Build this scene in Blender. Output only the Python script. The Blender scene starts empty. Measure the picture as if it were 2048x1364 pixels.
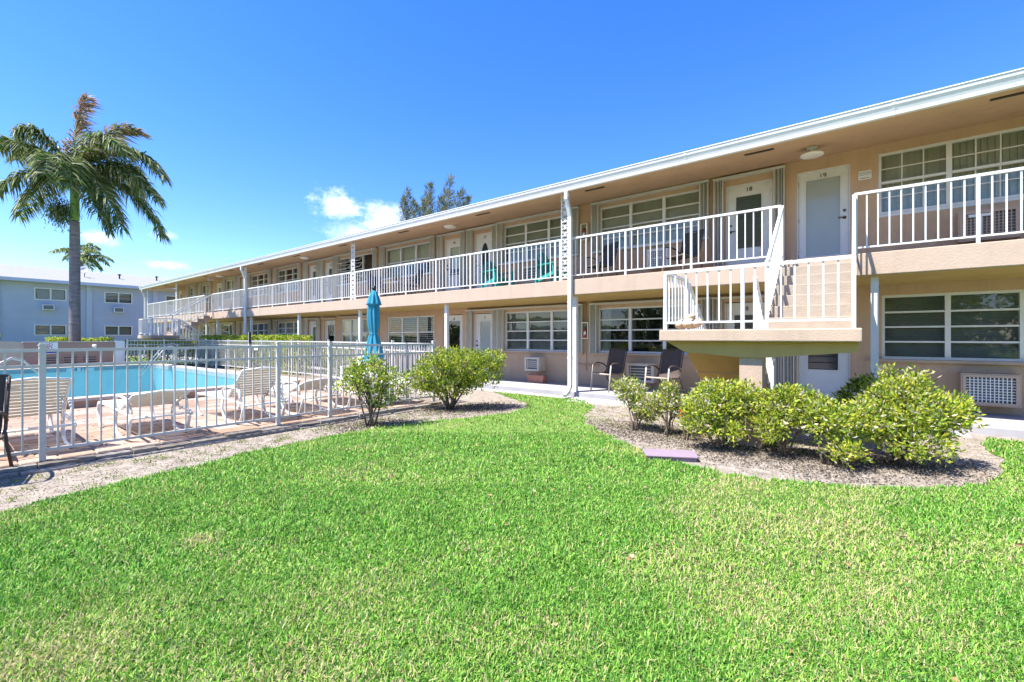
import bpy, bmesh, math, random
import numpy as np
from mathutils import Matrix, Vector
R = math.radians
random.seed(7); rng = np.random.default_rng(11)
scene = bpy.context.scene
COL = scene.collection

# ------------------------------------------------------------------ camera, sky, sun, exposure
cam_d = bpy.data.cameras.new('camera'); cam = bpy.data.objects.new('camera', cam_d); COL.objects.link(cam)
cam.location = (0, 0, 1.4); cam.rotation_euler = (R(90), 0, math.atan2(.6097, .7926))
cam_d.sensor_width = 36; cam_d.lens = 890/2048*36; cam_d.shift_y = -7/2048
cam_d.clip_start = .05; cam_d.clip_end = 2000
scene.camera = cam
SUN = Vector((.27, .50, -1.0)).normalized()          # direction the light travels
el = math.asin(-SUN.z); az = math.atan2(-SUN.x, -SUN.y)
world = bpy.data.worlds.new('World'); scene.world = world; world.use_nodes = True
nt = world.node_tree; nt.nodes.clear()
def N(t, typ, **kw):
    n = t.nodes.new(typ)
    for k, v in kw.items(): setattr(n, k, v)
    return n
def sky_world():
    L = nt.links.new
    out = N(nt, 'ShaderNodeOutputWorld'); bg = N(nt, 'ShaderNodeBackground'); L(bg.outputs[0], out.inputs[0])
    sky = N(nt, 'ShaderNodeTexSky', sky_type='NISHITA'); sky.sun_disc = False
    sky.sun_elevation = el; sky.sun_rotation = az % (2*math.pi); sky.altitude = 0
    sky.air_density = 1.0; sky.dust_density = .1; sky.ozone_density = 4.5
    hs = N(nt, 'ShaderNodeHueSaturation'); hs.inputs['Hue'].default_value = .506; hs.inputs['Saturation'].default_value = 1.27; hs.inputs['Value'].default_value = 1.0
    tn = N(nt, 'ShaderNodeMix', data_type='RGBA', blend_type='MULTIPLY'); tn.inputs['Factor'].default_value = 1; tn.inputs[7].default_value = (1.0, .955, 1.03, 1)
    L(sky.outputs[0], tn.inputs[6]); L(tn.outputs[2], hs.inputs['Color'])
    geo = N(nt, 'ShaderNodeTexCoord'); D = geo.outputs['Generated']
    noise = N(nt, 'ShaderNodeTexNoise'); noise.inputs['Scale'].default_value = 26; noise.inputs['Detail'].default_value = 10; noise.inputs['Roughness'].default_value = .68
    mp = N(nt, 'ShaderNodeMapping'); mp.inputs['Scale'].default_value = (1, 1, 1.5); L(D, mp.inputs[0]); L(mp.outputs[0], noise.inputs['Vector'])
    def math_(op, a, b=None, c=None):
        n = N(nt, 'ShaderNodeMath', operation=op)
        for i, x in enumerate((a, b, c)):
            if x is None: continue
            if isinstance(x, (int, float)): n.inputs[i].default_value = x
            else: L(x, n.inputs[i])
        return n.outputs[0]
    nz = math_('MULTIPLY', math_('SUBTRACT', noise.outputs['Fac'], .5), 2.5)
    total = None
    # (azimuth right of the camera axis, height) as tangents, half sizes, density
    for (a, b, sx, sy, dens) in ((-.392, .300, .054, .037, .82), (-.290, .262, .064, .044, .82), (-.35, .235, .09, .03, .4), (-.925, .221, .040, .018, .5),
                                 (-.777, .229, .026, .012, .38), (-.777, .164, .040, .014, .5)):
        c = Vector((a*.7926-.6097, a*.6097+.7926, b)); c.normalize()
        r = Vector((c.y, -c.x, 0)).normalized(); k = 1/math.sqrt(1+a*a+b*b)
        sub = N(nt, 'ShaderNodeVectorMath', operation='SUBTRACT'); L(D, sub.inputs[0]); sub.inputs[1].default_value = c
        d1 = N(nt, 'ShaderNodeVectorMath', operation='DOT_PRODUCT'); L(sub.outputs[0], d1.inputs[0]); d1.inputs[1].default_value = r/(sx*k)
        up = c.cross(r); up = -up if up.z < 0 else up
        d2 = N(nt, 'ShaderNodeVectorMath', operation='DOT_PRODUCT'); L(sub.outputs[0], d2.inputs[0]); d2.inputs[1].default_value = up/(sy*k)
        dc = N(nt, 'ShaderNodeVectorMath', operation='DOT_PRODUCT'); L(D, dc.inputs[0]); dc.inputs[1].default_value = c
        len2 = math_('ADD', math_('POWER', d1.outputs['Value'], 2.0), math_('POWER', d2.outputs['Value'], 2.0))
        f = math_('ADD', math_('SUBTRACT', 1.0, math_('SQRT', len2)), nz)
        sm = N(nt, 'ShaderNodeMapRange', interpolation_type='SMOOTHSTEP'); L(f, sm.inputs[0]); sm.inputs[1].default_value = -.15; sm.inputs[2].default_value = 1.15
        m = math_('MULTIPLY', math_('MULTIPLY', sm.outputs[0], dens), math_('GREATER_THAN', dc.outputs['Value'], .5))
        total = m if total is None else math_('MAXIMUM', total, m)
    mx = N(nt, 'ShaderNodeMix', data_type='RGBA'); L(total, mx.inputs['Factor']); L(hs.outputs[0], mx.inputs[6]); mx.inputs[7].default_value = (6.9, 7.0, 7.5, 1)
    L(mx.outputs[2], bg.inputs[0]); bg.inputs[1].default_value = .085
sky_world()
sun_d = bpy.data.lights.new('sun', 'SUN'); sun = bpy.data.objects.new('sun', sun_d); COL.objects.link(sun)
sun_d.energy = 3.2; sun_d.angle = R(.53); sun_d.color = (1, .955, .88)
sun.rotation_euler = SUN.to_track_quat('-Z', 'Y').to_euler(); sun.location = (-10, -20, 40)
scene.view_settings.view_transform = 'Standard'; scene.view_settings.look = 'None'
scene.view_settings.exposure = 1.92; scene.view_settings.gamma = 1; scene.view_settings.use_curve_mapping = False
scene.render.resolution_x = 1024; scene.render.resolution_y = 682
scene.render.engine = 'CYCLES'

# ------------------------------------------------------------------ materials
MATS = {}
def mat(name, col, rough=.7, var=.12, scale=6, bump=0, bscale=80, spec=.3, metal=0, rnd=0, tint=False, transl=0, var2=None, coat=0, stretch=None, stain=0):
    if name in MATS: return MATS[name]
    m = bpy.data.materials.new(name); m.use_nodes = True; t = m.node_tree; L = t.links.new
    p = t.nodes['Principled BSDF']; p.inputs['Roughness'].default_value = rough; p.inputs['Metallic'].default_value = metal
    p.inputs['Specular IOR Level'].default_value = spec
    if coat: p.inputs['Coat Weight'].default_value = coat
    tc = N(t, 'ShaderNodeTexCoord'); geo = N(t, 'ShaderNodeNewGeometry')
    n = N(t, 'ShaderNodeTexNoise'); n.inputs['Scale'].default_value = scale; n.inputs['Detail'].default_value = 7; n.inputs['Roughness'].default_value = .62
    src = geo.outputs['Position']
    if stretch:
        vm_ = N(t, 'ShaderNodeVectorMath', operation='MULTIPLY'); L(src, vm_.inputs[0]); vm_.inputs[1].default_value = stretch; src = vm_.outputs[0]
    L(src, n.inputs['Vector'])
    mr = N(t, 'ShaderNodeMapRange'); L(n.outputs['Fac'], mr.inputs[0]); mr.inputs[1].default_value = .3; mr.inputs[2].default_value = .7
    mx = N(t, 'ShaderNodeMix', data_type='RGBA'); L(mr.outputs[0], mx.inputs['Factor'])
    c2 = var2 if var2 else tuple(min(1, c*(1+var)) for c in col)
    c1 = col if var2 else tuple(c*(1-var) for c in col)
    if tint:
        at = N(t, 'ShaderNodeAttribute', attribute_name='tint')
        a = N(t, 'ShaderNodeMix', data_type='RGBA', blend_type='MULTIPLY'); a.inputs['Factor'].default_value = 1
        mx.inputs[6].default_value = (1-var,)*3+(1,); mx.inputs[7].default_value = (1+var,)*3+(1,)
        L(at.outputs['Color'], a.inputs[6]); L(mx.outputs[2], a.inputs[7]); outc = a.outputs[2]
    else:
        mx.inputs[6].default_value = (*c1, 1); mx.inputs[7].default_value = (*c2, 1); outc = mx.outputs[2]
    if rnd:
        oi = N(t, 'ShaderNodeObjectInfo'); ad = N(t, 'ShaderNodeMath', operation='ADD'); L(oi.outputs['Random'], ad.inputs[0]); L(geo.outputs['Random Per Island'], ad.inputs[1])
        fr = N(t, 'ShaderNodeMath', operation='FRACT'); L(ad.outputs[0], fr.inputs[0])
        hs = N(t, 'ShaderNodeHueSaturation')
        m1 = N(t, 'ShaderNodeMapRange'); L(fr.outputs[0], m1.inputs[0]); m1.inputs[3].default_value = 1-rnd; m1.inputs[4].default_value = 1+rnd; L(m1.outputs[0], hs.inputs['Value'])
        m2 = N(t, 'ShaderNodeMapRange'); L(fr.outputs[0], m2.inputs[0]); m2.inputs[3].default_value = 1+rnd; m2.inputs[4].default_value = 1-rnd; L(m2.outputs[0], hs.inputs['Saturation'])
        L(outc, hs.inputs['Color']); outc = hs.outputs[0]
    if stain:       # weathering: faint vertical runs and blotches with a shape of their own
        sv = N(t, 'ShaderNodeVectorMath', operation='MULTIPLY'); L(geo.outputs['Position'], sv.inputs[0]); sv.inputs[1].default_value = (7, 7, .7)
        sn = N(t, 'ShaderNodeTexNoise'); sn.inputs['Scale'].default_value = 1.0; sn.inputs['Detail'].default_value = 6; L(sv.outputs[0], sn.inputs['Vector'])
        sr = N(t, 'ShaderNodeMapRange'); L(sn.outputs['Fac'], sr.inputs[0]); sr.inputs[1].default_value = .52; sr.inputs[2].default_value = .78; sr.inputs[3].default_value = 1; sr.inputs[4].default_value = 1-stain
        sm_ = N(t, 'ShaderNodeMix', data_type='RGBA', blend_type='MULTIPLY'); sm_.inputs['Factor'].default_value = 1; L(outc, sm_.inputs[6]); L(sr.outputs[0], sm_.inputs[7]); outc = sm_.outputs[2]
    L(outc, p.inputs['Base Color'])
    if bump:
        b = N(t, 'ShaderNodeBump'); b.inputs['Strength'].default_value = bump; b.inputs['Distance'].default_value = .01
        n2 = N(t, 'ShaderNodeTexNoise'); n2.inputs['Scale'].default_value = bscale; n2.inputs['Detail'].default_value = 4; L(geo.outputs['Position'], n2.inputs['Vector'])
        L(n2.outputs['Fac'], b.inputs['Height']); L(b.outputs[0], p.inputs['Normal'])
    if transl:
        tr = N(t, 'ShaderNodeBsdfTranslucent'); L(outc, tr.inputs['Color']); ms = N(t, 'ShaderNodeMixShader'); ms.inputs[0].default_value = transl
        L(p.outputs[0], ms.inputs[1]); L(tr.outputs[0], ms.inputs[2]); L(ms.outputs[0], t.nodes['Material Output'].inputs[0])
    MATS[name] = m; return m
def glass(name, tintc, refl=1.5, rough=.02, body=None, bodymix=0.0, bump=0, bsc=3, rs=1):
    m = bpy.data.materials.new(name); m.use_nodes = True; t = m.node_tree; t.nodes.clear(); L = t.links.new
    out = N(t, 'ShaderNodeOutputMaterial'); fr = N(t, 'ShaderNodeFresnel'); fr.inputs[0].default_value = refl
    tr = N(t, 'ShaderNodeBsdfTransparent'); tr.inputs[0].default_value = (*tintc, 1)
    gl = N(t, 'ShaderNodeBsdfGlossy'); gl.inputs['Roughness'].default_value = rough; gl.inputs[0].default_value = (1, 1, 1, 1)
    base = tr.outputs[0]
    if body:
        df = N(t, 'ShaderNodeBsdfDiffuse'); df.inputs[0].default_value = (*body, 1); ms = N(t, 'ShaderNodeMixShader'); ms.inputs[0].default_value = bodymix
        L(tr.outputs[0], ms.inputs[1]); L(df.outputs[0], ms.inputs[2]); base = ms.outputs[0]
    fs = N(t, 'ShaderNodeMath', operation='MULTIPLY'); L(fr.outputs[0], fs.inputs[0]); fs.inputs[1].default_value = rs
    g_ = N(t, 'ShaderNodeNewGeometry'); fo = N(t, 'ShaderNodeMath', operation='SUBTRACT'); fo.inputs[0].default_value = 1; L(g_.outputs['Backfacing'], fo.inputs[1])      # mirror on the outer face only
    f2 = N(t, 'ShaderNodeMath', operation='MULTIPLY'); L(fs.outputs[0], f2.inputs[0]); L(fo.outputs[0], f2.inputs[1]); fs = f2
    mx = N(t, 'ShaderNodeMixShader'); L(fs.outputs[0], mx.inputs[0]); L(base, mx.inputs[1]); L(gl.outputs[0], mx.inputs[2]); L(mx.outputs[0], out.inputs[0])
    if bump:
        b = N(t, 'ShaderNodeBump'); b.inputs['Strength'].default_value = bump; b.inputs['Distance'].default_value = .05
        geo = N(t, 'ShaderNodeNewGeometry'); n2 = N(t, 'ShaderNodeTexNoise'); n2.inputs['Scale'].default_value = bsc; n2.inputs['Detail'].default_value = 3; L(geo.outputs['Position'], n2.inputs['Vector'])
        L(n2.outputs['Fac'], b.inputs['Height']); L(b.outputs[0], gl.inputs['Normal']); L(b.outputs[0], fr.inputs['Normal'])
    MATS[name] = m; return m
STUC = mat('stucco', (.54, .37, .24), .85, .08, 1.3, .5, 60, .15, stain=.13)
UNDER = mat('underside_bounce_tint', (.50, .34, .125), .85, .07, 1.7, .35, 60, .15, stain=.08)  # underside stucco; yellow-green bounce light from the ground mixed into the colour
EDGE = mat('worn_edging', (.20, .17, .14), .95, .3, 9, .8, 40, .1, rnd=.2, var2=(.36, .32, .27))
SLAB = mat('slab_paint', (.47, .355, .27), .8, .06, 2.2, .4, 45, .2, stain=.12)
STEPM = mat('stair_paint', (.36, .30, .235), .85, .1, 5, .5, 40, .15)
WHITE = mat('white_paint', (.68, .68, .66), .45, .04, 9, .06, 60, .4)
RAILW = mat('rail_white', (.70, .70, .68), .42, .03, 14, 0, 60, .4)
FENCEW = mat('fence_grey', (.54, .53, .50), .4, .08, 14, 0, 60, .4)
SHUT = mat('shutter_white', (.58, .57, .51), .5, .06, 8, 0, 60, .35)
FASC = mat('fascia_white', (.72, .71, .69), .5, .05, 4, .08, 30, .3)
CONC = mat('walkway_concrete', (.36, .35, .36), .8, .10, 3.5, .25, 45, .25)
PANE = glass('window_glass', (.84, .87, .85), 1.6)
FROST = glass('frosted_glass', (.6, .6, .6), 1.45, .12, (.62, .68, .63), .5)
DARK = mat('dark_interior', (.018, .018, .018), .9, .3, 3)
BLINDV = mat('vertical_blind', (.60, .57, .47), .7, .1, 5)
BLINDL = mat('light_blind', (.75, .75, .64), .7, .08, 5)
BLINDH = mat('mini_blind', (.28, .28, .26), .6, .1, 5)
CURT = mat('white_curtain', (.5, .5, .5), .8, .08, 8)
BLK = mat('black_metal', (.02, .02, .02), .45, .2, 30)
BRASS = mat('handle_bronze', (.10, .085, .07), .35, .2, 30, metal=.8)
ACM = mat('ac_cream', (.62, .54, .45), .6, .06, 9)
ACW = mat('ac_white', (.72, .72, .70), .5, .05, 9)
ACD = mat('ac_fins', (.16, .17, .18), .5, .2, 60, metal=.4)
SAND = mat('sand', (.19, .155, .12), .95, .3, 8, 1.0, 45, .1, var2=(.37, .325, .275), stain=.3)
GRAV = mat('white_gravel', (.5, .48, .45), .9, .2, 40, 0, rnd=.2)
SOILG = mat('lawn_soil', (.13, .20, .045), .95, .3, 5, .6, 60, .1)
GRASS = mat('grass_blades', (.1, .2, .03), .5, .1, 2.5, 0, spec=.25, tint=True, transl=.28)
LEAF = mat('leaf', (.1, .2, .03), .5, .12, 20, 0, spec=.28, tint=True, transl=.42)
BARK = mat('bark', (.17, .135, .10), .9, .25, 25, .6, 60, .1)
LITTER = mat('leaf_litter', (.1, .08, .05), .9, .2, 20, 0, tint=True)
PAVER = mat('paver', (.35, .25, .19), .85, .16, 9, .5, 50, .2, rnd=.2, stain=.2)
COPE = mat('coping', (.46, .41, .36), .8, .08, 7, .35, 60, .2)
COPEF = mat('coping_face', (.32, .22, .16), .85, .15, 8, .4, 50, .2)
POOLM = mat('pool_plaster', (.27, .46, .52), .6, .12, .8, stain=.15)
POOLT = mat('pool_tile_band', (.27, .37, .37), .5, .18, 5)
WATER = glass('pool_water', (.74, .90, .92), 1.33, .06, (.10, .30, .35), .25, .8, 4.5, .55)
STRAP = mat('lounger_strap', (.62, .58, .50), .5, .05, 9, 0, spec=.35)
LFRAME = mat('lounger_frame', (.70, .69, .66), .4, .03, 9, 0, spec=.4)
TEAL = mat('teal_plastic', (.02, .33, .29), .4, .05, 8, 0, spec=.4)
BROWNS = mat('brown_sling', (.085, .060, .050), .75, .12, 60, .2, 300)
GREYS = mat('grey_sling', (.075, .075, .075), .75, .12, 60, .2, 300)
TANF = mat('tan_frame', (.50, .42, .34), .45, .05, 12, 0, spec=.4)
UMB = mat('umbrella_cloth', (.045, .27, .38), .8, .08, 7, .15, 200, .1, transl=.12)
BLUEB = mat('blue_stucco', (.41, .45, .56), .85, .05, 1.2, .3, 60, .15)
BLUET = mat('blue_trim', (.45, .49, .60), .7, .04, 2)
SHING = mat('grey_shingle', (.27, .27, .265), .9, .12, 7, .5, 14, .1)
ROOFT = mat('roof_top', (.55, .55, .53), .9, .1, 3)
REDM = mat('red_paint', (.5, .03, .03), .45, .1, 20)
CREAM = mat('cream_plastic', (.72, .66, .50), .5, .05, 10)
LILAC = mat('lilac_plastic', (.27, .20, .25), .6, .06, 6, .1, 60)
TERRA = mat('terracotta', (.42, .19, .13), .8, .12, 9, .2, 60)
NAVY = mat('navy_cloth', (.02, .04, .16), .7, .1, 30)
STEEL = mat('steel_tube', (.46, .45, .42), .35, .05, 10, metal=.3)
LAMPG = mat('lamp_white', (.75, .74, .70), .4, .04, 10)
EQW = mat('equipment_wall', (.36, .235, .18), .85, .06, 2.5, .3, 50, .15)
EQG = mat('equipment_gate', (.48, .39, .29), .8, .05, 3, .1, 40, .2)
PTRUNK = mat('palm_trunk', (.20, .175, .165), .85, .38, 2.2, .6, 18, .1, stretch=(1, 1, 5), stain=.3)
PSHAFT = mat('palm_shaft', (.16, .27, .05), .5, .2, 3)
TILER = mat('tile_roof', (.34, .16, .09), .85, .2, 6, .5, 10, .1)
WOODP = mat('wood_post', (.42, .26, .12), .7, .15, 9, .2, 60)
SIGNW = mat('sign_white', (.75, .76, .72), .5, .03, 20)
SIGNB = mat('sign_blue', (.03, .04, .30), .5, .05, 20)
DRIFT = mat('driftwood', (.55, .42, .29), .85, .25, 18, .7, 40, .1)

# ------------------------------------------------------------------ mesh helpers
class MB:
    def __init__(s): s.v = []; s.f = []
    def add(s, vs, fs):
        o = len(s.v); s.v += [tuple(p) for p in vs]; s.f += [tuple(i+o for i in f) for f in fs]; return s
    def box(s, x0, x1, y0, y1, z0, z1):
        return s.add([(x0,y0,z0),(x1,y0,z0),(x1,y1,z0),(x0,y1,z0),(x0,y0,z1),(x1,y0,z1),(x1,y1,z1),(x0,y1,z1)],
                     [(0,3,2,1),(4,5,6,7),(0,1,5,4),(1,2,6,5),(2,3,7,6),(3,0,4,7)])
    def prism(s, poly, axis, a, b):           # poly in the two other axes, extruded along axis from a to b
        def P(p, t):
            return {'x': (t, p[0], p[1]), 'y': (p[0], t, p[1]), 'z': (p[0], p[1], t)}[axis]
        n = len(poly)
        return s.add([P(p, a) for p in poly]+[P(p, b) for p in poly],
                     [tuple(range(n-1, -1, -1)), tuple(range(n, 2*n))]+[(i, (i+1) % n, n+(i+1) % n, n+i) for i in range(n)])
    def bar(s, p, q, w, h, up=(0, 0, 1)):     # rectangular bar from p to q
        p = Vector(p); q = Vector(q); d = (q-p).normalized(); u = Vector(up)
        if abs(d.dot(u)) > .95: u = Vector((0, 1, 0))
        x = d.cross(u).normalized(); y = x.cross(d).normalized(); x *= w/2; y *= h/2
        return s.add([p-x-y, p+x-y, p+x+y, p-x+y, q-x-y, q+x-y, q+x+y, q-x+y],
                     [(0,1,2,3),(7,6,5,4),(0,4,5,1),(1,5,6,2),(2,6,7,3),(3,7,4,0)])
    def tube(s, pts, r, n=8, cap=True):
        pts = [Vector(p) for p in pts]; rs = r if isinstance(r, (list, tuple)) else [r]*len(pts); rings = []
        x = None
        for i, p in enumerate(pts):
            d = (pts[min(i+1, len(pts)-1)]-pts[max(i-1, 0)]).normalized()
            if x is None: x = d.orthogonal().normalized()
            else: x = (x-d*x.dot(d)).normalized()
            y = d.cross(x); rings.append([p+(x*math.cos(2*math.pi*k/n)+y*math.sin(2*math.pi*k/n))*rs[i] for k in range(n)])
        vs = [v for rg in rings for v in rg]; fs = []
        for i in range(len(pts)-1):
            for k in range(n): fs.append((i*n+k, i*n+(k+1) % n, (i+1)*n+(k+1) % n, (i+1)*n+k))
        if cap: fs += [tuple(range(n-1, -1, -1)), tuple(range((len(pts)-1)*n, len(pts)*n))]
        return s.add(vs, fs)
    def lathe(s, prof, n=24, fn=None, c=(0, 0, 0)):
        vs = []; fs = []
        for r, z in prof:
            for k in range(n):
                a = 2*math.pi*k/n; rr = r*(fn(a, z) if fn else 1); vs.append((c[0]+rr*math.cos(a), c[1]+rr*math.sin(a), c[2]+z))
        for i in range(len(prof)-1):
            for k in range(n): fs.append((i*n+k, i*n+(k+1) % n, (i+1)*n+(k+1) % n, (i+1)*n+k))
        fs += [tuple(range(n-1, -1, -1)), tuple(range((len(prof)-1)*n, len(prof)*n))]
        return s.add(vs, fs)
    def sheet(s, grid, th, nrm=(0, 0, 1)):    # grid of points [i][j], thickened along nrm
        a = len(grid); b = len(grid[0]); o = Vector(nrm)*th
        vs = [Vector(p) for row in grid for p in row]; vs += [v-o for v in vs[:a*b]]; fs = []; K = a*b
        for i in range(a-1):
            for j in range(b-1):
                q = (i*b+j, i*b+j+1, (i+1)*b+j+1, (i+1)*b+j); fs += [q, tuple(K+x for x in reversed(q))]
        edge = [(0, j) for j in range(b)]+[(i, b-1) for i in range(1, a)]+[(a-1, j) for j in range(b-2, -1, -1)]+[(i, 0) for i in range(a-2, 0, -1)]
        for k in range(len(edge)):
            p, q = edge[k], edge[(k+1) % len(edge)]; i0 = p[0]*b+p[1]; i1 = q[0]*b+q[1]; fs.append((i1, i0, K+i0, K+i1))
        return s.add(vs, fs)
    def mesh(s, name, m, smooth=False):
        me = bpy.data.meshes.new(name); me.from_pydata(s.v, [], s.f); me.materials.append(m)
        bm = bmesh.new(); bm.from_mesh(me); bmesh.ops.recalc_face_normals(bm, faces=bm.faces); bm.to_mesh(me); bm.free()
        if smooth: me.shade_smooth()
        me.update(); return me
WORLDROOT = set()
def link(name, data, parent=None, loc=(0, 0, 0), rot=(0, 0, 0), scale=None):
    o = bpy.data.objects.new(name, data); COL.objects.link(o); o.location = loc; o.rotation_euler = rot
    if scale: o.scale = scale
    if parent:
        o.parent = parent
        if parent.name in WORLDROOT: o.matrix_parent_inverse = Matrix.Translation(-parent.location)
    return o
def part(parent, name, mb, m, smooth=False, loc=(0, 0, 0), rot=(0, 0, 0), bevel=0):
    o = link(name, mb.mesh(name, m, smooth), parent, loc, rot)
    if bevel:
        b = o.modifiers.new('bevel', 'BEVEL'); b.width = bevel; b.segments = 2; b.limit_method = 'ANGLE'
    return o
def tag(o, label, cat, group=None, kind=None):
    if label: o['label'] = label
    if cat: o['category'] = cat
    if group: o['group'] = group
    if kind: o['kind'] = kind
    return o
def thing(name, label, cat, loc=(0, 0, 0), rz=0, group=None, worldcoords=False):
    o = link(name, None, None, loc, (0, 0, rz)); o.empty_display_size = .2; tag(o, label, cat, group)
    if worldcoords: WORLDROOT.add(o.name)
    return o
def struct(name, mb, m, smooth=False):
    o = part(None, name, mb, m, smooth); o['kind'] = 'structure'; return o
def copy_tree(o, parent=None):
    c = o.copy(); COL.objects.link(c); c.parent = parent
    if parent: c.matrix_parent_inverse = o.matrix_parent_inverse.copy()
    for ch in list(o.children): copy_tree(ch, c)
    return c
def inst(name, me, parent, loc, rot=(0, 0, 0), scale=None): return link(name, me, parent, loc, rot, scale)
def boxmesh(name, m, x0, x1, y0, y1, z0, z1): return MB().box(x0, x1, y0, y1, z0, z1).mesh(name, m)
TXT = {}
def text_mesh(s, size, m, ext=.003, align='CENTER'):
    k = (s, size, m.name)
    if k in TXT: return TXT[k]
    cu = bpy.data.curves.new('t', 'FONT'); cu.body = s; cu.size = size; cu.align_x = align; cu.align_y = 'CENTER'; cu.extrude = ext; cu.resolution_u = 3
    ob = bpy.data.objects.new('t', cu); COL.objects.link(ob); dg = bpy.context.evaluated_depsgraph_get(); dg.update()
    me = bpy.data.meshes.new_from_object(ob.evaluated_get(dg)); bpy.data.objects.remove(ob); bpy.data.curves.remove(cu)
    me.materials.clear(); me.materials.append(m); TXT[k] = me; return me
TROT = (R(90), 0, 0)
for _n in ('19','18','17','16','15','14','13','12','9','8','7','6','5','4','3','2'): text_mesh(_n, .13, BLK)

def tinted(name, V, F, C, m):
    """numpy mesh: V (n,3), F list of index arrays of one size (k,3|4), C per vertex colour (n,3)"""
    me = bpy.data.meshes.new(name); V = np.asarray(V, np.float32); F = np.asarray(F, np.int32)
    me.vertices.add(len(V)); me.vertices.foreach_set('co', V.ravel())
    k = F.shape[1]; me.loops.add(F.size); me.loops.foreach_set('vertex_index', F.ravel())
    me.polygons.add(len(F)); me.polygons.foreach_set('loop_start', np.arange(0, F.size, k, dtype=np.int32)); me.polygons.foreach_set('loop_total', np.full(len(F), k, np.int32))
    at = me.color_attributes.new('tint', 'FLOAT_COLOR', 'POINT'); C4 = np.ones((len(V), 4), np.float32); C4[:, :3] = C; at.data.foreach_set('color', C4.ravel())
    me.materials.append(m); me.update(calc_edges=True); me.validate(); return me
def pal(n, cols, w, jit=.18):
    cols = np.array(cols); i = rng.choice(len(cols), n, p=np.array(w)/sum(w)); return cols[i]*(1+rng.uniform(-jit, jit, (n, 1)))*(1+rng.uniform(-.05, .05, (n, 3)))
def leaf_mesh(name, P, Dr, L, W, C, m, fold=.25):
    """folded rhombic leaves at points P with directions Dr"""
    n = len(P); Dr = Dr/np.linalg.norm(Dr, axis=1, keepdims=True)
    rv = rng.normal(size=(n, 3)); rv[:, 2] *= .35; S = np.cross(Dr, rv); S /= np.linalg.norm(S, axis=1, keepdims=True)+1e-6
    Nn = np.cross(S, Dr); L = np.asarray(L).reshape(-1, 1); W = np.asarray(W).reshape(-1, 1)
    base = P; tip = P+Dr*L-Nn*L*.08; mid = P+Dr*L*.45
    l = mid+S*W*.5+Nn*W*fold; r = mid-S*W*.5+Nn*W*fold
    V = np.stack([base, l, tip, r], 1).reshape(-1, 3); i = np.arange(n)*4
    F = np.concatenate([np.stack([i, i+2, i+1], 1), np.stack([i, i+3, i+2], 1)]); return tinted(name, V, F, np.repeat(C, 4, 0), m)

# ------------------------------------------------------------------ ground
gx = (-300, -24.5, -11.85, 200); gy = (-200, -1.6, 6.15, 300)      # one sheet with the pool's hole in it
struct('ground', MB().add([(x, y, 0) for y in gy for x in gx], [(j*4+i, j*4+i+1, j*4+i+5, j*4+i+4) for j in range(3) for i in range(3) if (i, j) != (1, 1)]), SAND)
LAWN = [(-5.0,-9),(-5.2,-2),(-5.42,.32),(-5.58,1.13),(-5.83,2.35),(-5.87,3.89),(-5.67,4.99),(-5.25,5.9),(-5.05,6.5),(-5.12,7.05),(-5.58,7.71),(-6.4,8.2),(-7.4,8.8),
        (-4.75,8.8),(-4.2,8.2),(-3.85,7.2),(-3.5,6.55),(-2.9,5.95),(-2.3,5.45),(-1.6,5.08),(-.82,4.92),(.04,5.24),(.72,5.78),(1.15,6.5),(1.33,7.3),(1.3,8.1),(1.45,8.85),(11,8.85),(11,-9)]
def ragged(poly, step=.12, amp=.035, lim=(-8, 8.4)):
    out = []
    for i in range(len(poly)):
        a = np.array(poly[i]); b = np.array(poly[(i+1) % len(poly)]); n = max(1, int(np.linalg.norm(b-a)/step)) if abs(a[0]) < 9 else 1
        for k in range(n):
            p = a+(b-a)*k/n
            if p[0] > -7 and lim[0] < p[1] < lim[1] and p[0] < 2: p = p+rng.normal(0, amp, 2)
            out.append((p[0], p[1]))
    return out
LAWN = ragged(LAWN)
lw = MB(); lw.add([(x, y, .006) for x, y in LAWN], [tuple(range(len(LAWN)))]); struct('lawn', lw, SOILG)
def inside(P, poly):
    x, y = P[:, 0], P[:, 1]; c = np.zeros(len(P), bool); q = np.array(poly)
    for i in range(len(q)):
        x0, y0 = q[i]; x1, y1 = q[(i+1) % len(q)]
        if y0 == y1: continue
        m = ((y0 > y) != (y1 > y)) & (x < (x1-x0)*(y-y0)/(y1-y0)+x0); c ^= m
    return c
# far green ground behind the blocks
struct('grass_verge', MB().add([(-120,19,.008),(60,19,.008),(60,120,.008),(-120,120,.008)], [(0,1,2,3)]), SOILG)
struct('far_lawn', MB().add([(-120,-40,.008),(-27.2,-40,.008),(-27.2,8.9,.008),(-120,8.9,.008)], [(0,1,2,3)]), SOILG)
wk = MB().box(-41, 9, 9.2, 10.9, -.02, .12); o = struct('walkway', wk, CONC)
b = o.modifiers.new('bevel', 'BEVEL'); b.width = .012; b.segments = 2

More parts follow.
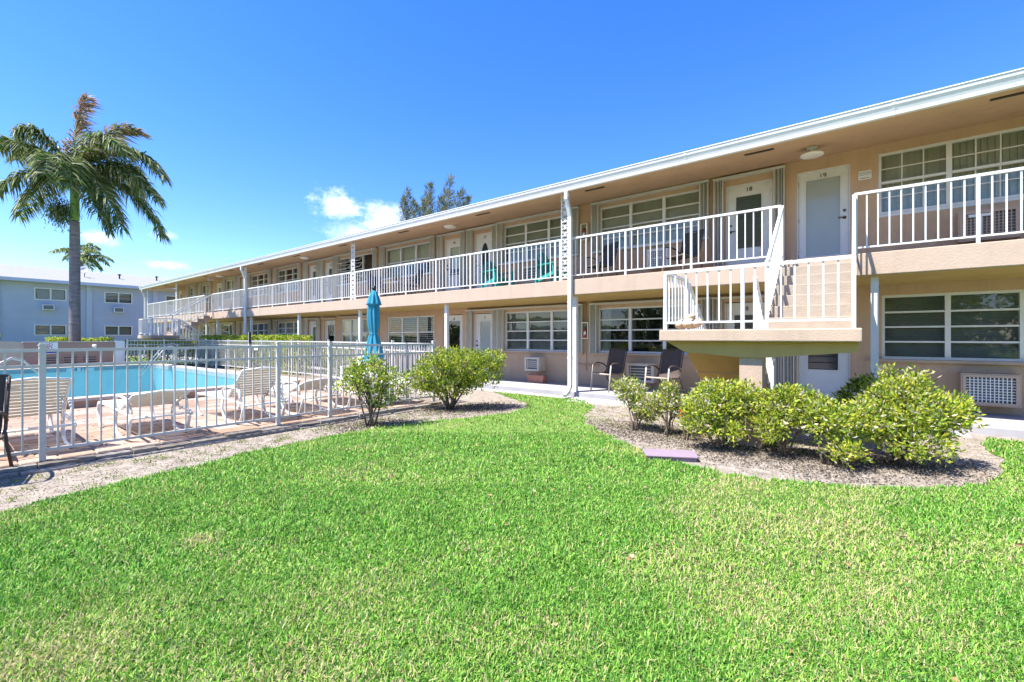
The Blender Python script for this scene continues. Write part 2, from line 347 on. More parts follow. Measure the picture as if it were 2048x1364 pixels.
# ------------------------------------------------------------------ apartment building
ZF = 2.753; WV = 10.9
bld = thing('apartment_building', 'long two storey beige motel style apartment block with white balcony railings', 'building', (-16, 10.9, 0), worldcoords=True)
UP_D = [(-.95,-.06,'19','frost'),(-2.3,-1.38,'18','jalousie'),(-9.97,-9.13,'17','oval'),(-11.38,-10.52,'16','half'),(-19.2,-18.38,'15','narrow'),(-20.6,-19.75,'14','narrow'),
        (-28.25,-27.4,'13','narrow'),(-32.05,-31.2,'12','narrow'),(-39.2,-38.4,'','narrow')]
LO_D = [(-.95,-.06,'9','jalmid'),(-2.33,-1.43,'8','jalousie'),(-9.99,-9.11,'7','frostmid'),(-11.4,-10.5,'6','clear'),(-19.2,-18.33,'5','clear'),(-20.6,-19.75,'4','narrow'),
        (-28.25,-27.4,'3','narrow'),(-32.05,-31.2,'2','narrow'),(-38.9,-38.05,'','narrow')]
# u0,u1,cols,rows,style,blind
UP_W = [(.36,3.25,3,2,'hung','V'),(-5.41,-2.84,3,4,'grid','V'),(-8.70,-6.22,3,4,'grid','V2'),(-14.68,-11.99,3,2,'plain','L'),(-17.97,-15.38,3,4,'open','D'),(-23.71,-21.45,3,4,'grid','D'),
        (-26.93,-24.6,3,4,'grid','D'),(-30.46,-28.9,2,2,'plain','L'),(-34.44,-32.85,2,2,'plain','L'),(-36.8,-35.5,2,4,'grid','D')]
LO_W = [(.41,3.1,3,4,'grid','H'),(-5.46,-2.80,3,4,'grid','D'),(-8.66,-6.09,3,4,'grid','H'),(-14.57,-11.9,3,2,'plain','S'),(-17.83,-15.7,3,2,'plain','L'),(-23.76,-21.25,3,4,'grid','C'),
        (-26.93,-24.57,3,3,'grid','D'),(-30.9,-29.2,2,3,'open','D'),(-34.4,-32.8,2,4,'grid','D'),(-36.8,-35.5,2,4,'grid','D')]
ZU = (3.72, 4.87); ZL = (1.0, 2.19)
def wall_strip(mb, openings, z0, z1, u0, u1):
    u = u0
    for a, b, c, d in sorted(openings):
        mb.box(u, a, WV, WV+.2, z0, z1)
        if c > z0+.01: mb.box(a, b, WV, WV+.2, z0, c)
        if d < z1-.01: mb.box(a, b, WV, WV+.2, d, z1)
        u = b
    mb.box(u, u1, WV, WV+.2, z0, z1)
w = MB()
wall_strip(w, [(a,b,.14,2.19) for a,b,_,_ in LO_D]+[(a,b,*ZL) for a,b,*_ in LO_W], .0, 2.60, -39.4, 8)
wall_strip(w, [(a,b,2.77,4.80) for a,b,_,_ in UP_D]+[(a,b,*ZU) for a,b,*_ in UP_W], 2.603, 5.06, -39.4, 8)
w.box(-39.4, -39.2, WV+.203, 18, 0, 5.06).box(7.8, 8, WV+.203, 18, 0, 5.06).box(-39.197, 7.797, 17.8, 18, 0, 5.06)
part(bld, 'wall', w, STUC)
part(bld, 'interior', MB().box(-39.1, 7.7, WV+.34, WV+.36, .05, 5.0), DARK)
sl = MB()
for a, b in ((-39.6, -28.45), (-28.447, -27.353), (-27.35, -5.27), (-5.235, -1.05), (-1.047, .047), (.05, 8.2)):
    sl.box(a, b, 9.1 if b-a > 1.2 else 9.103, WV-.003, ZF-.357, ZF)
part(bld, 'balcony_slab', sl, SLAB, bevel=.012)
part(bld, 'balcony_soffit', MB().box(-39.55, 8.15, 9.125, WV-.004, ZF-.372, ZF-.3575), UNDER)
# roof
roof = part(bld, 'roof', MB().prism([(8.92,4.79),(10.9,5.04),(18.2,5.04),(20.2,4.80),(20.2,5.0),(14.5,5.75),(8.92,4.94)], 'x', -39.9, 8.6), STUC)
gut = [(8.918,4.952),(8.80,4.952),(8.797,4.93),(8.803,4.90),(8.822,4.865),(8.838,4.82),(8.85,4.765),(8.918,4.765)]
part(roof, 'gutter', MB().prism(gut, 'x', -39.92, 8.62), FASC)
for k in range(16): part(roof, 'gutter_joint', MB().prism([(8.918, 4.9535), (8.797, 4.9535), (8.793, 4.93), (8.80, 4.90), (8.818, 4.863), (8.834, 4.818), (8.846, 4.7625), (8.918, 4.7625)], 'x', -39.2+3.05*k, -39.16+3.05*k), FASC)
part(roof, 'drip_edge', MB().box(-39.95, 8.65, 8.785, 8.98, 4.954, 4.97), FASC)
part(roof, 'end_fascia', MB().box(-39.96, -39.903, 8.95, 20.2, 4.77, 4.975), FASC)
part(roof, 'roof_covering', MB().prism([(8.99,4.955),(14.5,5.77),(20.2,5.02),(20.2,5.06),(14.5,5.81),(8.99,4.985)], 'x', -39.88, 8.58), ROOFT)
def soffit_z(v): return 4.79+(v-8.92)/1.98*.25
VENT = MB()
VENT.box(-.24, .24, -.045, .045, -.012, .004)
vm = VENT.mesh('soffit_vent', BLK)
fl = MB()
for k in range(3): fl.box(-.225, .225, -.035+.028*k, -.023+.028*k, -.016, -.0121)
flm = fl.mesh('louver', mat('vent_louver', (.10, .085, .07), .7))
for u in (1.8,-1.4,-4.76,-8.19,-11.62,-15.13,-18.6,-22.0,-25.4,-28.9,-32.4,-35.9,-38.7):
    o = inst('soffit_vent', vm, roof, (u, 9.32, soffit_z(9.32)-.002), (math.atan2(.24, 1.98), 0, 0)); inst('louver', flm, o, (0, 0, 0))
# columns and downspouts
colm = boxmesh('column', WHITE, -.05, .05, -.045, .045, .0, ZF-.372-.121)
for u in (.26,-5.25,-9.59,-13.98,-18.34,-22.9,-27.05,-28.6,-33.4,-37.2,-39.2): inst('column', colm, bld, (u, 9.29, .12))
def downspout(u):
    d = MB()
    d.box(u-.042, u+.042, 9.0, 9.085, .25, 4.2); d.bar((u, 9.04, 4.2), (u, 8.89, 4.60), .084, .07); d.box(u-.042, u+.042, 8.84, 8.92, 4.58, 4.76)
    d.bar((u, 9.042, .27), (u, 8.94, .13), .084, .075); d.bar((u, 8.95, .14), (u, 8.80, .07), .084, .075)
    o = part(bld, 'downspout', d, WHITE)
    s = MB()
    for z in (.9, 2.2, 3.4): s.box(u-.05, u+.05, 8.995, 9.099, z, z+.03)
    part(o, 'strap', s, WHITE)
for u in (-5.25, -22.99, -39.45): downspout(u)
# scrolled iron posts on the balcony
sc = MB()
def spiral(cx, cz, r, a0, turns, sgn):
    return [(cx+sgn*(r*(1-t*.75))*math.cos(a0+t*turns*2*math.pi), 0, cz+(r*(1-t*.75))*math.sin(a0+t*turns*2*math.pi)) for t in np.linspace(0, 1, 14)]
for sgn in (-1, 1):
    for up in (-1, 1):
        pts = [(0, 0, 0)]+[(sgn*.02, 0, up*.03)]+[(x, y, up*z) for x, y, z in spiral(sgn*.048, .05, .034, math.pi*.9, .85, sgn)]
        sc.tube(pts, .0105, 5)
sc.tube([(-.03, 0, 0), (0, 0, .03), (.03, 0, 0), (0, 0, -.03), (-.03, 0, 0)], .007, 5)
scm = sc.mesh('scroll', RAILW)
for u in (-5.44, -14.2, -23.2, -33.2, -39.3):
    ip = part(bld, 'iron_post', MB().box(u-.107, u-.083, 9.13, 9.155, ZF, 4.82).box(u+.083, u+.107, 9.13, 9.155, ZF, 4.82), RAILW)
    for k in range(12): inst('scroll', scm, ip, (u, 9.142, ZF+.10+k*.167), (0, 0, 0), (1, 1, 1.0))
# balcony railing
def railing(parent, name, u0, u1, v=9.15, posts=None, z0=ZF, zt=3.748, sp=.139):
    o = part(parent, name, MB().box(u0, u1, v-.022, v+.022, zt-.04, zt), RAILW); part(o, 'bottom_rail', MB().box(u0, u1, v-.013, v+.013, z0+.09, z0+.115), RAILW)
    pm = boxmesh('picket', RAILW, -.0095, .0095, -.0095, .0095, z0+.115, zt-.04); tm = boxmesh('post', RAILW, -.02, .02, -.019, .019, z0, zt-.04)
    n = round((u1-u0)/sp); sp = (u1-u0)/n
    for i in range(n+1):
        u = u0+.02+(u1-u0-.04)*i/n
        if i in (0, n) or i % 10 == 0: inst('post', tm, o, (u, v, 0))
        else: inst('picket', pm, o, (u, v, 0))
    return o
railing(bld, 'railing', .0, 8.1); railing(bld, 'railing', -5.32, -1.03); railing(bld, 'railing', -14.08, -5.56); railing(bld, 'railing', -27.33, -14.32); railing(bld, 'railing', -39.25, -28.45)
# accordion shutters
def zig(h):
    m = MB(); n = 5; t = .012
    for i in range(n):
        x0, x1 = -.08+.16*i/n, -.08+.16*(i+1)/n; ya, yb = (-.10, 0) if i % 2 == 0 else (0, -.10)
        m.prism([(x0, ya-t/2), (x1, yb-t/2), (x1, yb+t/2), (x0, ya+t/2)], 'z', 0, h)
    m.box(-.098, -.082, -.115, -.005, 0, h).box(.082, .098, -.115, -.005, 0, h); return m.mesh('shutter', SHUT)
ZW = zig(1.20); ZD = zig(2.08)
def shutters(par, u0, u1, z0, z1, me, sides=(1, 1), track=True):
    if sides[0]: inst('shutter', me, par, (u0-.10, WV-.022, z0), (0, 0, 0), (1, 1, (z1-z0)/(1.20 if me is ZW else 2.08)))
    if sides[1]: inst('shutter', me, par, (u1+.10, WV-.022, z0), (0, 0, 0), (1, 1, (z1-z0)/(1.20 if me is ZW else 2.08)))
    a = u0-(.21 if sides[0] else .02); b = u1+(.21 if sides[1] else .02)
    if track: part(par, 'shutter_track', MB().box(a, b, WV-.14, WV-.002, z1+.003, z1+.05), SHUT)
PM = {}
def panemesh(wd, h, m=PANE):
    k = (round(wd, 3), round(h, 3), m.name)
    if k not in PM: PM[k] = boxmesh('pane', m, 0, wd, -.003, .003, 0, h)
    return PM[k]
def slats(par, name, u0, u1, z0, z1, m, vertical, step, wd, ang, v):
    s = MB(); n = int((u1-u0 if vertical else z1-z0)/step)
    for i in range(n):
        if vertical:
            c = u0+step*(i+.5); dx = wd/2*math.cos(ang); dy = wd/2*math.sin(ang); s.prism([(c-dx, v-dy), (c+dx, v+dy), (c+dx, v+dy+.002), (c-dx, v-dy+.002)], 'z', z0, z1)
        else:
            c = z0+step*(i+.5); dz = wd/2*math.cos(ang); dy = wd/2*math.sin(ang); s.prism([(v-dy, c-dz), (v+dy, c+dz), (v+dy+.0015, c+dz), (v-dy+.0015, c-dz)], 'x', u0, u1)
    o = part(par, name, s, m); return o
def window(u0, u1, z0, z1, cols, rows, style, blind, upper):
    f = MB(); v0, v1 = WV+.02, WV+.10; fr = .045; sub = .075
    f.box(u0, u1, v0, v1, z1-fr, z1).box(u0, u1, v0, v1, z0, z0+fr).box(u0, u0+fr, v0, v1, z0+fr, z1-fr).box(u1-fr, u1, v0, v1, z0+fr, z1-fr)
    wc = (u1-u0-2*fr-sub*(cols-1))/cols; hh = z1-z0-2*fr
    for c in range(1, cols):
        x = u0+fr+c*wc+(c-1)*sub; f.box(x, x+sub, v0-.008, v1, z0+fr, z1-fr)
    wo = part(bld, 'window', f, WHITE)
    for c in range(cols):
        x = u0+fr+c*(wc+sub); open_ = style == 'open' and c < cols-1
        if style == 'hung':
            mid = z0+fr+hh*.52; g = MB().box(x, x+wc, v0+.01, v1-.02, mid-.022, mid+.022)
            for q in (1, 2): g.box(x+wc*q/3-.009, x+wc*q/3+.009, v0+.016, v0+.032, mid+.022, z1-fr); g.box(x+wc*q/3-.009, x+wc*q/3+.009, v0+.043, v0+.06, z0+fr, mid-.022)
            zz = (mid+z1-fr)/2; g.box(x, x+wc, v0+.014, v0+.030, zz-.009, zz+.009); zz = (mid+z0+fr)/2; g.box(x, x+wc, v0+.041, v0+.058, zz-.009, zz+.009)
            part(wo, 'muntin', g, WHITE)
            inst('pane', panemesh(wc, z1-fr-mid-.022), wo, (x, v0+.037, mid+.022)); inst('pane', panemesh(wc, mid-.022-z0-fr), wo, (x, v0+.065, z0+fr))
            continue
        ph = hh/rows
        for r in range(rows):
            z = z0+fr+r*ph
            if open_:
                a = R(38); top = Vector((0, v0+.01, z+ph-.015))
                yb = v0+.01-math.sin(a)*(ph-.02); zb = top.z-math.cos(a)*(ph-.02)
                inst('pane', panemesh(wc-.05, ph-.05), wo, (x+.025, yb+.012, zb+.016), (-a, 0, 0))
                s = MB().bar((x+.01, top.y, top.z), (x+.01, yb, zb), .018, .02).bar((x+wc-.01, top.y, top.z), (x+wc-.01, yb, zb), .018, .02).bar((x, yb, zb), (x+wc, yb, zb), .022, .02).bar((x, top.y, top.z), (x+wc, top.y, top.z), .022, .02)
                part(wo, 'sash', s, WHITE)
            else:
                inst('pane', panemesh(wc-.012, ph-.012), wo, (x+.006, v0+.025+.004*(r % 2), z+.006), (R(random.uniform(-.7, .7)), 0, R(random.uniform(-.5, .5))))
        if style in ('grid', 'plain') and not open_ and rows > 1:
            g = MB(); t = .016 if style == 'grid' else .02
            for r in range(1, rows): g.box(x, x+wc, v0+.002, v0+.05, z0+fr+r*ph-t, z0+fr+r*ph+t)
            part(wo, 'muntin', g, WHITE)
    vb = WV+.2
    if blind == 'V': slats(wo, 'blind', u0+.02, u1-.02, z0+.03, z1-.02, BLINDV, True, .085, .089, R(16), vb-.03)
    if blind == 'V2': slats(wo, 'blind', u0+.02, u1-.02, z0+.03, z1-.02, BLINDL, True, .10, .09, R(52), vb-.02)
    if blind == 'L': slats(wo, 'blind', u0+.02, u1-.02, z0+hh*(.40 if upper else .1), z1-.02, BLINDL, True, .085, .09, R(8), vb-.03)
    if blind == 'H': slats(wo, 'blind', u0+.02, u1-.02, z0+.03, z1-.02, BLINDH, False, .03, .03, R(25), vb-.04)
    if blind == 'S': slats(wo, 'blind', u0+.02, u1-.02, z0+.03, z1-.02, WHITE, False, .075, .065, R(62), vb-.03)
    if blind == 'C':
        n = 70; part(wo, 'curtain', MB().sheet([[(u0+.02+(u1-u0-.04)*i/n, vb-.05+.018*math.sin(i*1.35), zz) for zz in (z0+.02, z1-.02)] for i in range(n+1)], .004, (0, 1, 0)), CURT)
    if blind == 'D':
        for s in (0, 1):
            n = 14; ux = u0+.03 if s == 0 else u1-.03-.28; part(wo, 'curtain', MB().sheet([[(ux+.28*i/n, vb-.06+.02*math.sin(i*1.7), zz) for zz in (z0+.02, z1-.02)] for i in range(n+1)], .004, (0, 1, 0)), mat('grey_curtain', (.34, .33, .31), .8))
    part(wo, 'sill', MB().box(u0-(.20 if style != 'hung' else 0), u1+(.20 if style != 'hung' else 0), WV-(.09 if style != 'hung' else .01), WV+.019, z0-.055, z0-.003), SLAB if not upper else WHITE, bevel=.006)
    return wo
for (u0, u1, c, r, st, bl) in UP_W:
    wo = window(u0, u1, *ZU, c, r, st, bl, True)
    if u0 < 0: shutters(wo, u0, u1, ZU[0]-.02, 4.955, ZW, (1, 1))
for (u0, u1, c, r, st, bl) in LO_W:
    wo = window(u0, u1, *ZL, c, r, st, bl, False)
    if u0 < 0 and st != 'plain': shutters(wo, u0, u1, ZL[0]-.02, 2.27, ZW, (1, 1))
    elif u0 < 0 and u0 < -15: part(wo, 'shutter_track', MB().box(u0-.1, u1+.1, WV-.12, WV-.002, 2.27, 2.31), SHUT)
JAL = mat('jalousie_glass', (.045, .05, .055), .18, .2, 20, 0, spec=.6)
def door(u0, u1, z0, num, kind, upper):
    h = 2.03; v = WV+.07; w_ = u1-u0; cx = (u0+u1)/2
    fr = MB().box(u0, u0+.03, WV+.03, WV+.16, z0, z0+h).box(u1-.03, u1, WV+.03, WV+.16, z0, z0+h).box(u0+.03, u1-.03, WV+.03, WV+.16, z0+h-.03, z0+h)
    gx0, gx1, gz0, gz1 = {'frost': (.16, .84, .14, .91), 'jalousie': (.20, .78, .30, .86), 'narrow': (.30, .74, .30, .86), 'half': (.27, .80, .42, .86), 'clear': (.17, .83, .1, .9),
                          'frostmid': (.26, .78, .28, .88), 'jalmid': (.2, .8, .30, .86), 'oval': (.3, .7, .3, .86)}[kind]
    a, b = u0+.03+(w_-.06)*gx0, u0+.03+(w_-.06)*gx1; c, d = z0+h*gz0, z0+h*gz1
    zt = z0+h-.03; x0, x1 = u0+.033, u1-.033
    if kind == 'oval':
        db = MB(); n = 40; cz = z0+h*.60; ra, rb = .15, .50; vs = []; fs = []
        el_ = [(cx+ra*math.cos(2*math.pi*i/n), cz+rb*math.sin(2*math.pi*i/n)) for i in range(n)]
        def edge(ang):
            X, Z = math.cos(ang), math.sin(ang); kx = ((x1-cx) if X > 0 else (cx-x0))/max(abs(X), 1e-6); kz = ((zt-cz) if Z > 0 else (cz-z0))/max(abs(Z), 1e-6); k = min(kx, kz); return (cx+X*k, cz+Z*k)
        angs = [math.atan2(q[1]-cz, q[0]-cx) for q in el_]; ou = [edge(t) for t in angs]
        cor = {min(range(n), key=lambda i: (ou[i][0]-p[0])**2+(ou[i][1]-p[1])**2): p for p in ((x0, z0), (x1, z0), (x1, zt), (x0, zt))}
        for i, p in cor.items(): ou[i] = p
        for yy in (v, v+.045): vs += [(p[0], yy, p[1]) for p in el_]+[(p[0], yy, p[1]) for p in ou]
        for i in range(n):
            j = (i+1) % n; fs += [(i, j, n+j, n+i), (2*n+i, 3*n+i, 3*n+j, 2*n+j), (i, 2*n+i, 2*n+j, j), (n+i, n+j, 3*n+j, 3*n+i)]
        db.add(vs, fs)
        o = part(bld, 'door', db, WHITE)
        part(o, 'moulding', MB().tube([(cx+(ra+.02)*math.cos(2*math.pi*i/n), v-.004, cz+(rb+.02)*math.sin(2*math.pi*i/n)) for i in range(n+1)], .012, 6).tube([(cx+.27*math.cos(t), v-.003, cz+.20+.42*math.sin(t)) for t in np.linspace(.25, math.pi-.25, 20)], .008, 5), WHITE, True)
        part(o, 'pane', MB().prism([(p[0], p[1]) for p in el_], 'y', v+.015, v+.022), mat('leaded_glass', (.022, .026, .026), .3, .4, 25, .4, 40, .2))
        part(o, 'caming', MB().tube([(cx+.06*math.cos(t), v+.010, cz+.25*math.sin(t)) for t in np.linspace(0, 6.283, 25)], .004, 4).bar((cx, v+.01, cz-rb), (cx, v+.01, cz+rb), .005, .005).bar((cx-ra, v+.01, cz), (cx+ra, v+.01, cz), .005, .005), BRASS)
    else:
        db = MB().box(x0, a, v, v+.045, z0+.01, zt).box(b, x1, v, v+.045, z0+.01, zt).box(a, b, v, v+.045, z0+.01, c).box(a, b, v, v+.045, d, zt)
        o = part(bld, 'door', db, WHITE)
        mo = MB(); t = .022
        mo.box(a-t, b+t, v-.012, v-.001, d, d+t).box(a-t, b+t, v-.012, v-.001, c-t, c).box(a-t, a, v-.012, v-.001, c, d).box(b, b+t, v-.012, v-.001, c, d)
        part(o, 'moulding', mo, WHITE)
        if kind in ('jalousie', 'jalmid'):
            n = 9; sh = (d-c)/n; jm = MB().box(0, b-a-.01, -.003, .003, 0, sh*1.12).mesh('jalousie_slat', JAL)
            for i in range(n): inst('jalousie_slat', jm, o, (a+.005, v+.02, c+i*sh), (R(13), 0, 0))
            part(o, 'backing', MB().box(a-.02, b+.02, v+.046, v+.05, c-.02, d+.02), BLINDH)
        elif kind in ('frost', 'frostmid'):
            inst('pane', panemesh(b-a, d-c, FROST), o, (a, v+.02, c)); slats(o, 'blind', a-.01, b+.01, c, d, WHITE, False, .022, .021, R(15), v+.04)
        elif kind == 'half':
            inst('pane', panemesh(b-a, d-c, PANE), o, (a, v+.02, c)); part(o, 'shade', MB().box(a-.02, b+.02, v+.05, v+.055, c+.15, d+.02), BLINDL); part(o, 'push_bar', MB().box(a, b, v-.03, v-.013, c-.06, c-.03), BLK)
        else:
            inst('pane', panemesh(b-a, d-c, PANE), o, (a, v+.02, c))
            if kind == 'narrow': slats(o, 'blind', a-.01, b+.01, c, d, BLINDH, False, .03, .028, R(20), v+.06)
    part(o, 'door_frame', fr, WHITE)
    right = num in ('19',)
    hx = x1-.06 if right else x0+.06; hz = z0+1.0
    kb = MB().tube([(hx, v, hz), (hx, v-.012, hz)], .03, 12).tube([(hx, v-.012, hz), (hx, v-.045, hz)], .012, 8).tube([(hx, v-.045, hz), (hx+(-.10 if right else .10), v-.048, hz+.005)], .010, 8)
    part(o, 'handle', kb, BRASS, True)
    part(o, 'deadbolt', MB().tube([(hx, v, hz+.14), (hx, v-.018, hz+.14)], .027, 12), BRASS)
    if num: inst('number', text_mesh(num, .13, BLK), o, (cx, v-.006, z0+h*.935 if kind != 'clear' else z0+h*.94), TROT)
    hg = MB()
    for q in (.25, 1.0, 1.75):
        X = x0-.002 if right else x1-.006; hg.box(X, X+.008, v-.008, v-.001, z0+q, z0+q+.09)
    part(o, 'hinge', hg, BRASS)
    part(o, 'threshold', MB().box(u0, u1, WV-.02, WV+.028, z0-.019, z0+.012), CONC)
    return o
for (a, b, n, k) in UP_D:
    o = door(a, b, 2.772, n, k, True)
    if n not in ('19', '12', ''): shutters(o, a-.03, b+.03, 2.78, 4.93, ZD, (1, 1))
for (a, b, n, k) in LO_D:
    o = door(a, b, .14, n, k, False)
    if n in ('8', '7', '4', '3', '2', '9'): shutters(o, a-.03, b+.03, .14, 2.26, ZD, (1, 1) if n != '9' else (1, 0), n != '9')
    elif n == '5': part(o, 'shutter_track', MB().box(a-.1, b+.1, WV-.12, WV-.002, 2.24, 2.28), SHUT)
# conduit on the wall
cd = MB().tube([(-5.81, WV-.014, 2.4), (-5.81, WV-.014, .5)], .014, 8).tube([(-6.25, WV-.03, .66), (-5.42, WV-.03, .66)], .016, 8).tube([(-15.1, WV-.014, .12), (-15.1, WV-.014, 2.4)], .03, 8)
part(bld, 'conduit', cd, STUC, True)

# ------------------------------------------------------------------ staircases
def staircase(label, ua, mirror):
    """ua: right edge; upper flight 1 m wide next to it (or at the far side when mirrored)"""
    t = thing('staircase', label, 'staircase', (ua-1.05, 6.2, 0), worldcoords=True)
    u0, u1 = ua-2.17, ua+.07; zl = 1.505
    X = (lambda u: u) if not mirror else (lambda u: u0+u1-u)
    def box(m, a, b, *r): a, b = X(a), X(b); return m.box(min(a, b), max(a, b), *r)
    la = part(t, 'landing', MB().box(u0, u1, 6.2, 7.32, zl-.155, zl), SLAB, bevel=.014)
    h = MB(); uc = X(ua-1.05)
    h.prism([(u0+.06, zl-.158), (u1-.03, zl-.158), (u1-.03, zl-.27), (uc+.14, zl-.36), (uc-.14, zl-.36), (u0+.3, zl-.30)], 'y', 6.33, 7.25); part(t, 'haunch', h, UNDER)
    part(t, 'pier', MB().box(uc-.13, uc+.13, 6.36, 6.66, 0, zl-.362), SLAB)
    run = .28; n = 7; ri = (ZF-zl)/n
    for i in range(n-1):
        part(t, 'step', box(MB(), ua-1.0, ua+.02, 7.322+i*run-.018, 7.322+(i+1)*run-.001, zl+i*ri+.002, zl+(i+1)*ri), STEPM, bevel=.008)
    w = MB(); a, b = sorted((X(ua-.98), X(ua))); v1 = 7.322+6*run
    w.prism([(7.322, zl), (7.324, zl-.16), (9.09, ZF-.36), (9.09, ZF-ri-.002), (v1, zl+5*ri)] + [q for i in range(5, 0, -1) for q in ((7.322+i*run, zl+i*ri), (7.322+i*run, zl+(i-1)*ri))], 'x', a, b); part(t, 'waist_slab', w, STUC)
    # lower flight down toward the building
    n2 = 8; r2 = (zl-.12)/n2; run2 = .27
    a, b = sorted((X(ua-2.12), X(ua-1.13)))
    for i in range(n2-1):
        zt = zl-(i+1)*r2; part(t, 'step', MB().box(a, b, 7.322+i*run2, 7.322+(i+1)*run2-.001, zt-r2+.002, zt), STEPM, bevel=.008)
    w = MB(); vend = 7.322+7*run2
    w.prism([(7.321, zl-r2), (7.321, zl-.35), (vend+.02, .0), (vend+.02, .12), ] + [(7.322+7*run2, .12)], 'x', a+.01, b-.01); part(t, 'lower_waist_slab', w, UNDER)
    # railings
    zt = zl+.815; zb = zl+.10; sp = .138
    def flat(p, q, name='railing'):
        p = Vector(p); q = Vector(q); o = part(t, name, MB().bar(p+Vector((0, 0, zt-.02)), q+Vector((0, 0, zt-.02)), .045, .04), RAILW); part(o, 'bottom_rail', MB().bar(p+Vector((0, 0, zb)), q+Vector((0, 0, zb)), .026, .026), RAILW); Ln = (q-p).length; n = max(1, round(Ln/sp)); pm = boxmesh('picket', RAILW, -.0095, .0095, -.0095, .0095, zb+.013, zt-.04); tm = boxmesh('post', RAILW, -.021, .021, -.021, .021, zl, zt-.04)
        for i in range(n+1):
            c = p+(q-p)*(i/n); inst('post' if i in (0, n) or i == 7 else 'picket', tm if i in (0, n) or i == 7 else pm, o, (c.x, c.y, 0))
        return o
    flat((X(ua-2.10), 6.26, 0), (X(ua-.005), 6.26, 0)); flat((X(ua-2.10), 6.285, 0), (X(ua-2.10), 7.28, 0)); flat((X(ua-.005), 6.285, 0), (X(ua-.005), 7.28, 0))
    def slope(u, v0, z0, v1, z1, hgt):
        o = part(t, 'stair_railing', MB().bar((u, v0, z0+hgt), (u, v1, z1+hgt), .04, .045), RAILW); part(o, 'bottom_rail', MB().bar((u, v0, z0+.10), (u, v1, z1+.10), .024, .03), RAILW); n = round(abs(v1-v0)/.13); me = boxmesh('picket', RAILW, -.0095, .0095, -.0095, .0095, .10, hgt-.01)
        for i in range(n+1):
            k = i/n; inst('picket', me, o, (u, v0+(v1-v0)*k, z0+(z1-z0)*k))
        part(o, 'post', MB().box(u-.021, u+.021, v0-.06, v0-.018, z0-.05, z0+hgt+.03), RAILW); part(o, 'post', MB().box(u-.021, u+.021, v1+.018, v1+.06, min(z1, z0) if z1 < z0 else z1-.1, z1+hgt+.03), RAILW)
        return o
    slope(X(ua-1.0), 7.36, zl+.05, 9.06, ZF, .93); slope(X(ua-.005), 7.36, zl+.05, 9.06, ZF, .93)
    slope(X(ua-2.10), 7.36, zl-.05, 9.15, .16, .82); slope(X(ua-1.15), 7.36, zl-.05, 9.15, .16, .82)
    return t
staircase('beige concrete stairs with white railings beside the door numbered 19', .0, False)
staircase('distant beige concrete stairs with white railings in front of the blue building', -26.15, True)

# ------------------------------------------------------------------ neighbouring blue building
bb = thing('blue_building', 'pale blue two storey building with grey shingle roof behind the palm', 'building', (-46, 3, 0), worldcoords=True)
BW = [(4.33, 5.98), (8.05, 9.75), (11.9, 13.5)]; BX = -46.0
w = MB(); y0 = -2.6
def vbox(m, ya, yb, z0, z1): m.box(BX-.25, BX, ya, yb, z0, z1)
for z0, z1, wz0, wz1 in ((0, 2.65, 1.55, 2.33), (2.653, 5.42, 4.08, 4.95)):
    y = y0
    for a, b in BW:
        vbox(w, y, a, z0, z1); vbox(w, a, b, z0, wz0); vbox(w, a, b, wz1, z1); y = b
    vbox(w, y, 17, z0, z1)
w.box(BX-12, BX-.253, y0, y0+.2, 0, 5.42).box(BX-12, BX-.253, 16.8, 17, 0, 5.42)
part(bb, 'wall', w, BLUEB)
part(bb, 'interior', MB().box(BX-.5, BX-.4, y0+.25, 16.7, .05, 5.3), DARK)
for y in (2.6, 7.2, 11.2): part(bb, 'pilaster', MB().box(BX+.002, BX+.09, y-.16, y+.16, 0, 5.40), BLUET)
part(bb, 'score_line', MB().box(BX+.002, BX+.012, y0+.3, 16.5, 2.93, 2.96), BLUET)
for a, b in BW:
    for z0, z1 in ((1.55, 2.33), (4.08, 4.95)):
        m = MB(); f = .07
        m.box(BX-.1, BX+.03, a, b, z1-f, z1).box(BX-.1, BX+.03, a, b, z0, z0+f).box(BX-.1, BX+.03, a, a+f, z0+f, z1-f).box(BX-.1, BX+.03, b-f, b, z0+f, z1-f).box(BX-.1, BX+.028, (a+b)/2-.04, (a+b)/2+.04, z0+f, z1-f)
        wo = part(bb, 'window', m, WHITE)
        for q in (0, 1):
            yy0 = a+f if q == 0 else (a+b)/2+.04; yy1 = (a+b)/2-.04 if q == 0 else b-f
            part(wo, 'pane', MB().box(BX-.06, BX-.052, yy0, yy1, z0+f, z1-f), PANE)
        part(wo, 'blind', MB().box(BX-.2, BX-.19, a+.1, b-.1, z0+.1, z1-.1), BLINDH)
for y in (5.0, 8.85):
    m = MB().box(BX+.002, BX+.42, y-.3, y+.3, 3.36, 3.75); o = part(bb, 'air_conditioner', m, BLUET)
    part(o, 'grille', MB().box(BX+.421, BX+.44, y-.25, y+.25, 3.41, 3.70), ACD)
    part(o, 'grille_frame', MB().box(BX+.421, BX+.45, y-.3, y-.251, 3.36, 3.75).box(BX+.421, BX+.45, y+.251, y+.3, 3.36, 3.75).box(BX+.421, BX+.45, y-.25, y+.25, 3.36, 3.409).box(BX+.421, BX+.45, y-.25, y+.25, 3.701, 3.75), WHITE)
rf = part(bb, 'roof', MB().prism([(BX+.75, 5.42), (BX+.75, 5.48), (BX-6, 7.05), (BX-12.8, 5.48), (BX-12.8, 5.42)], 'y', y0-.7, 17.6), SHING)
part(rf, 'fascia', MB().box(BX+.752, BX+.80, y0-.72, 17.62, 5.28, 5.50).box(BX+.003, BX+.749, y0-.68, 17.5, 5.34, 5.417), BLUET)
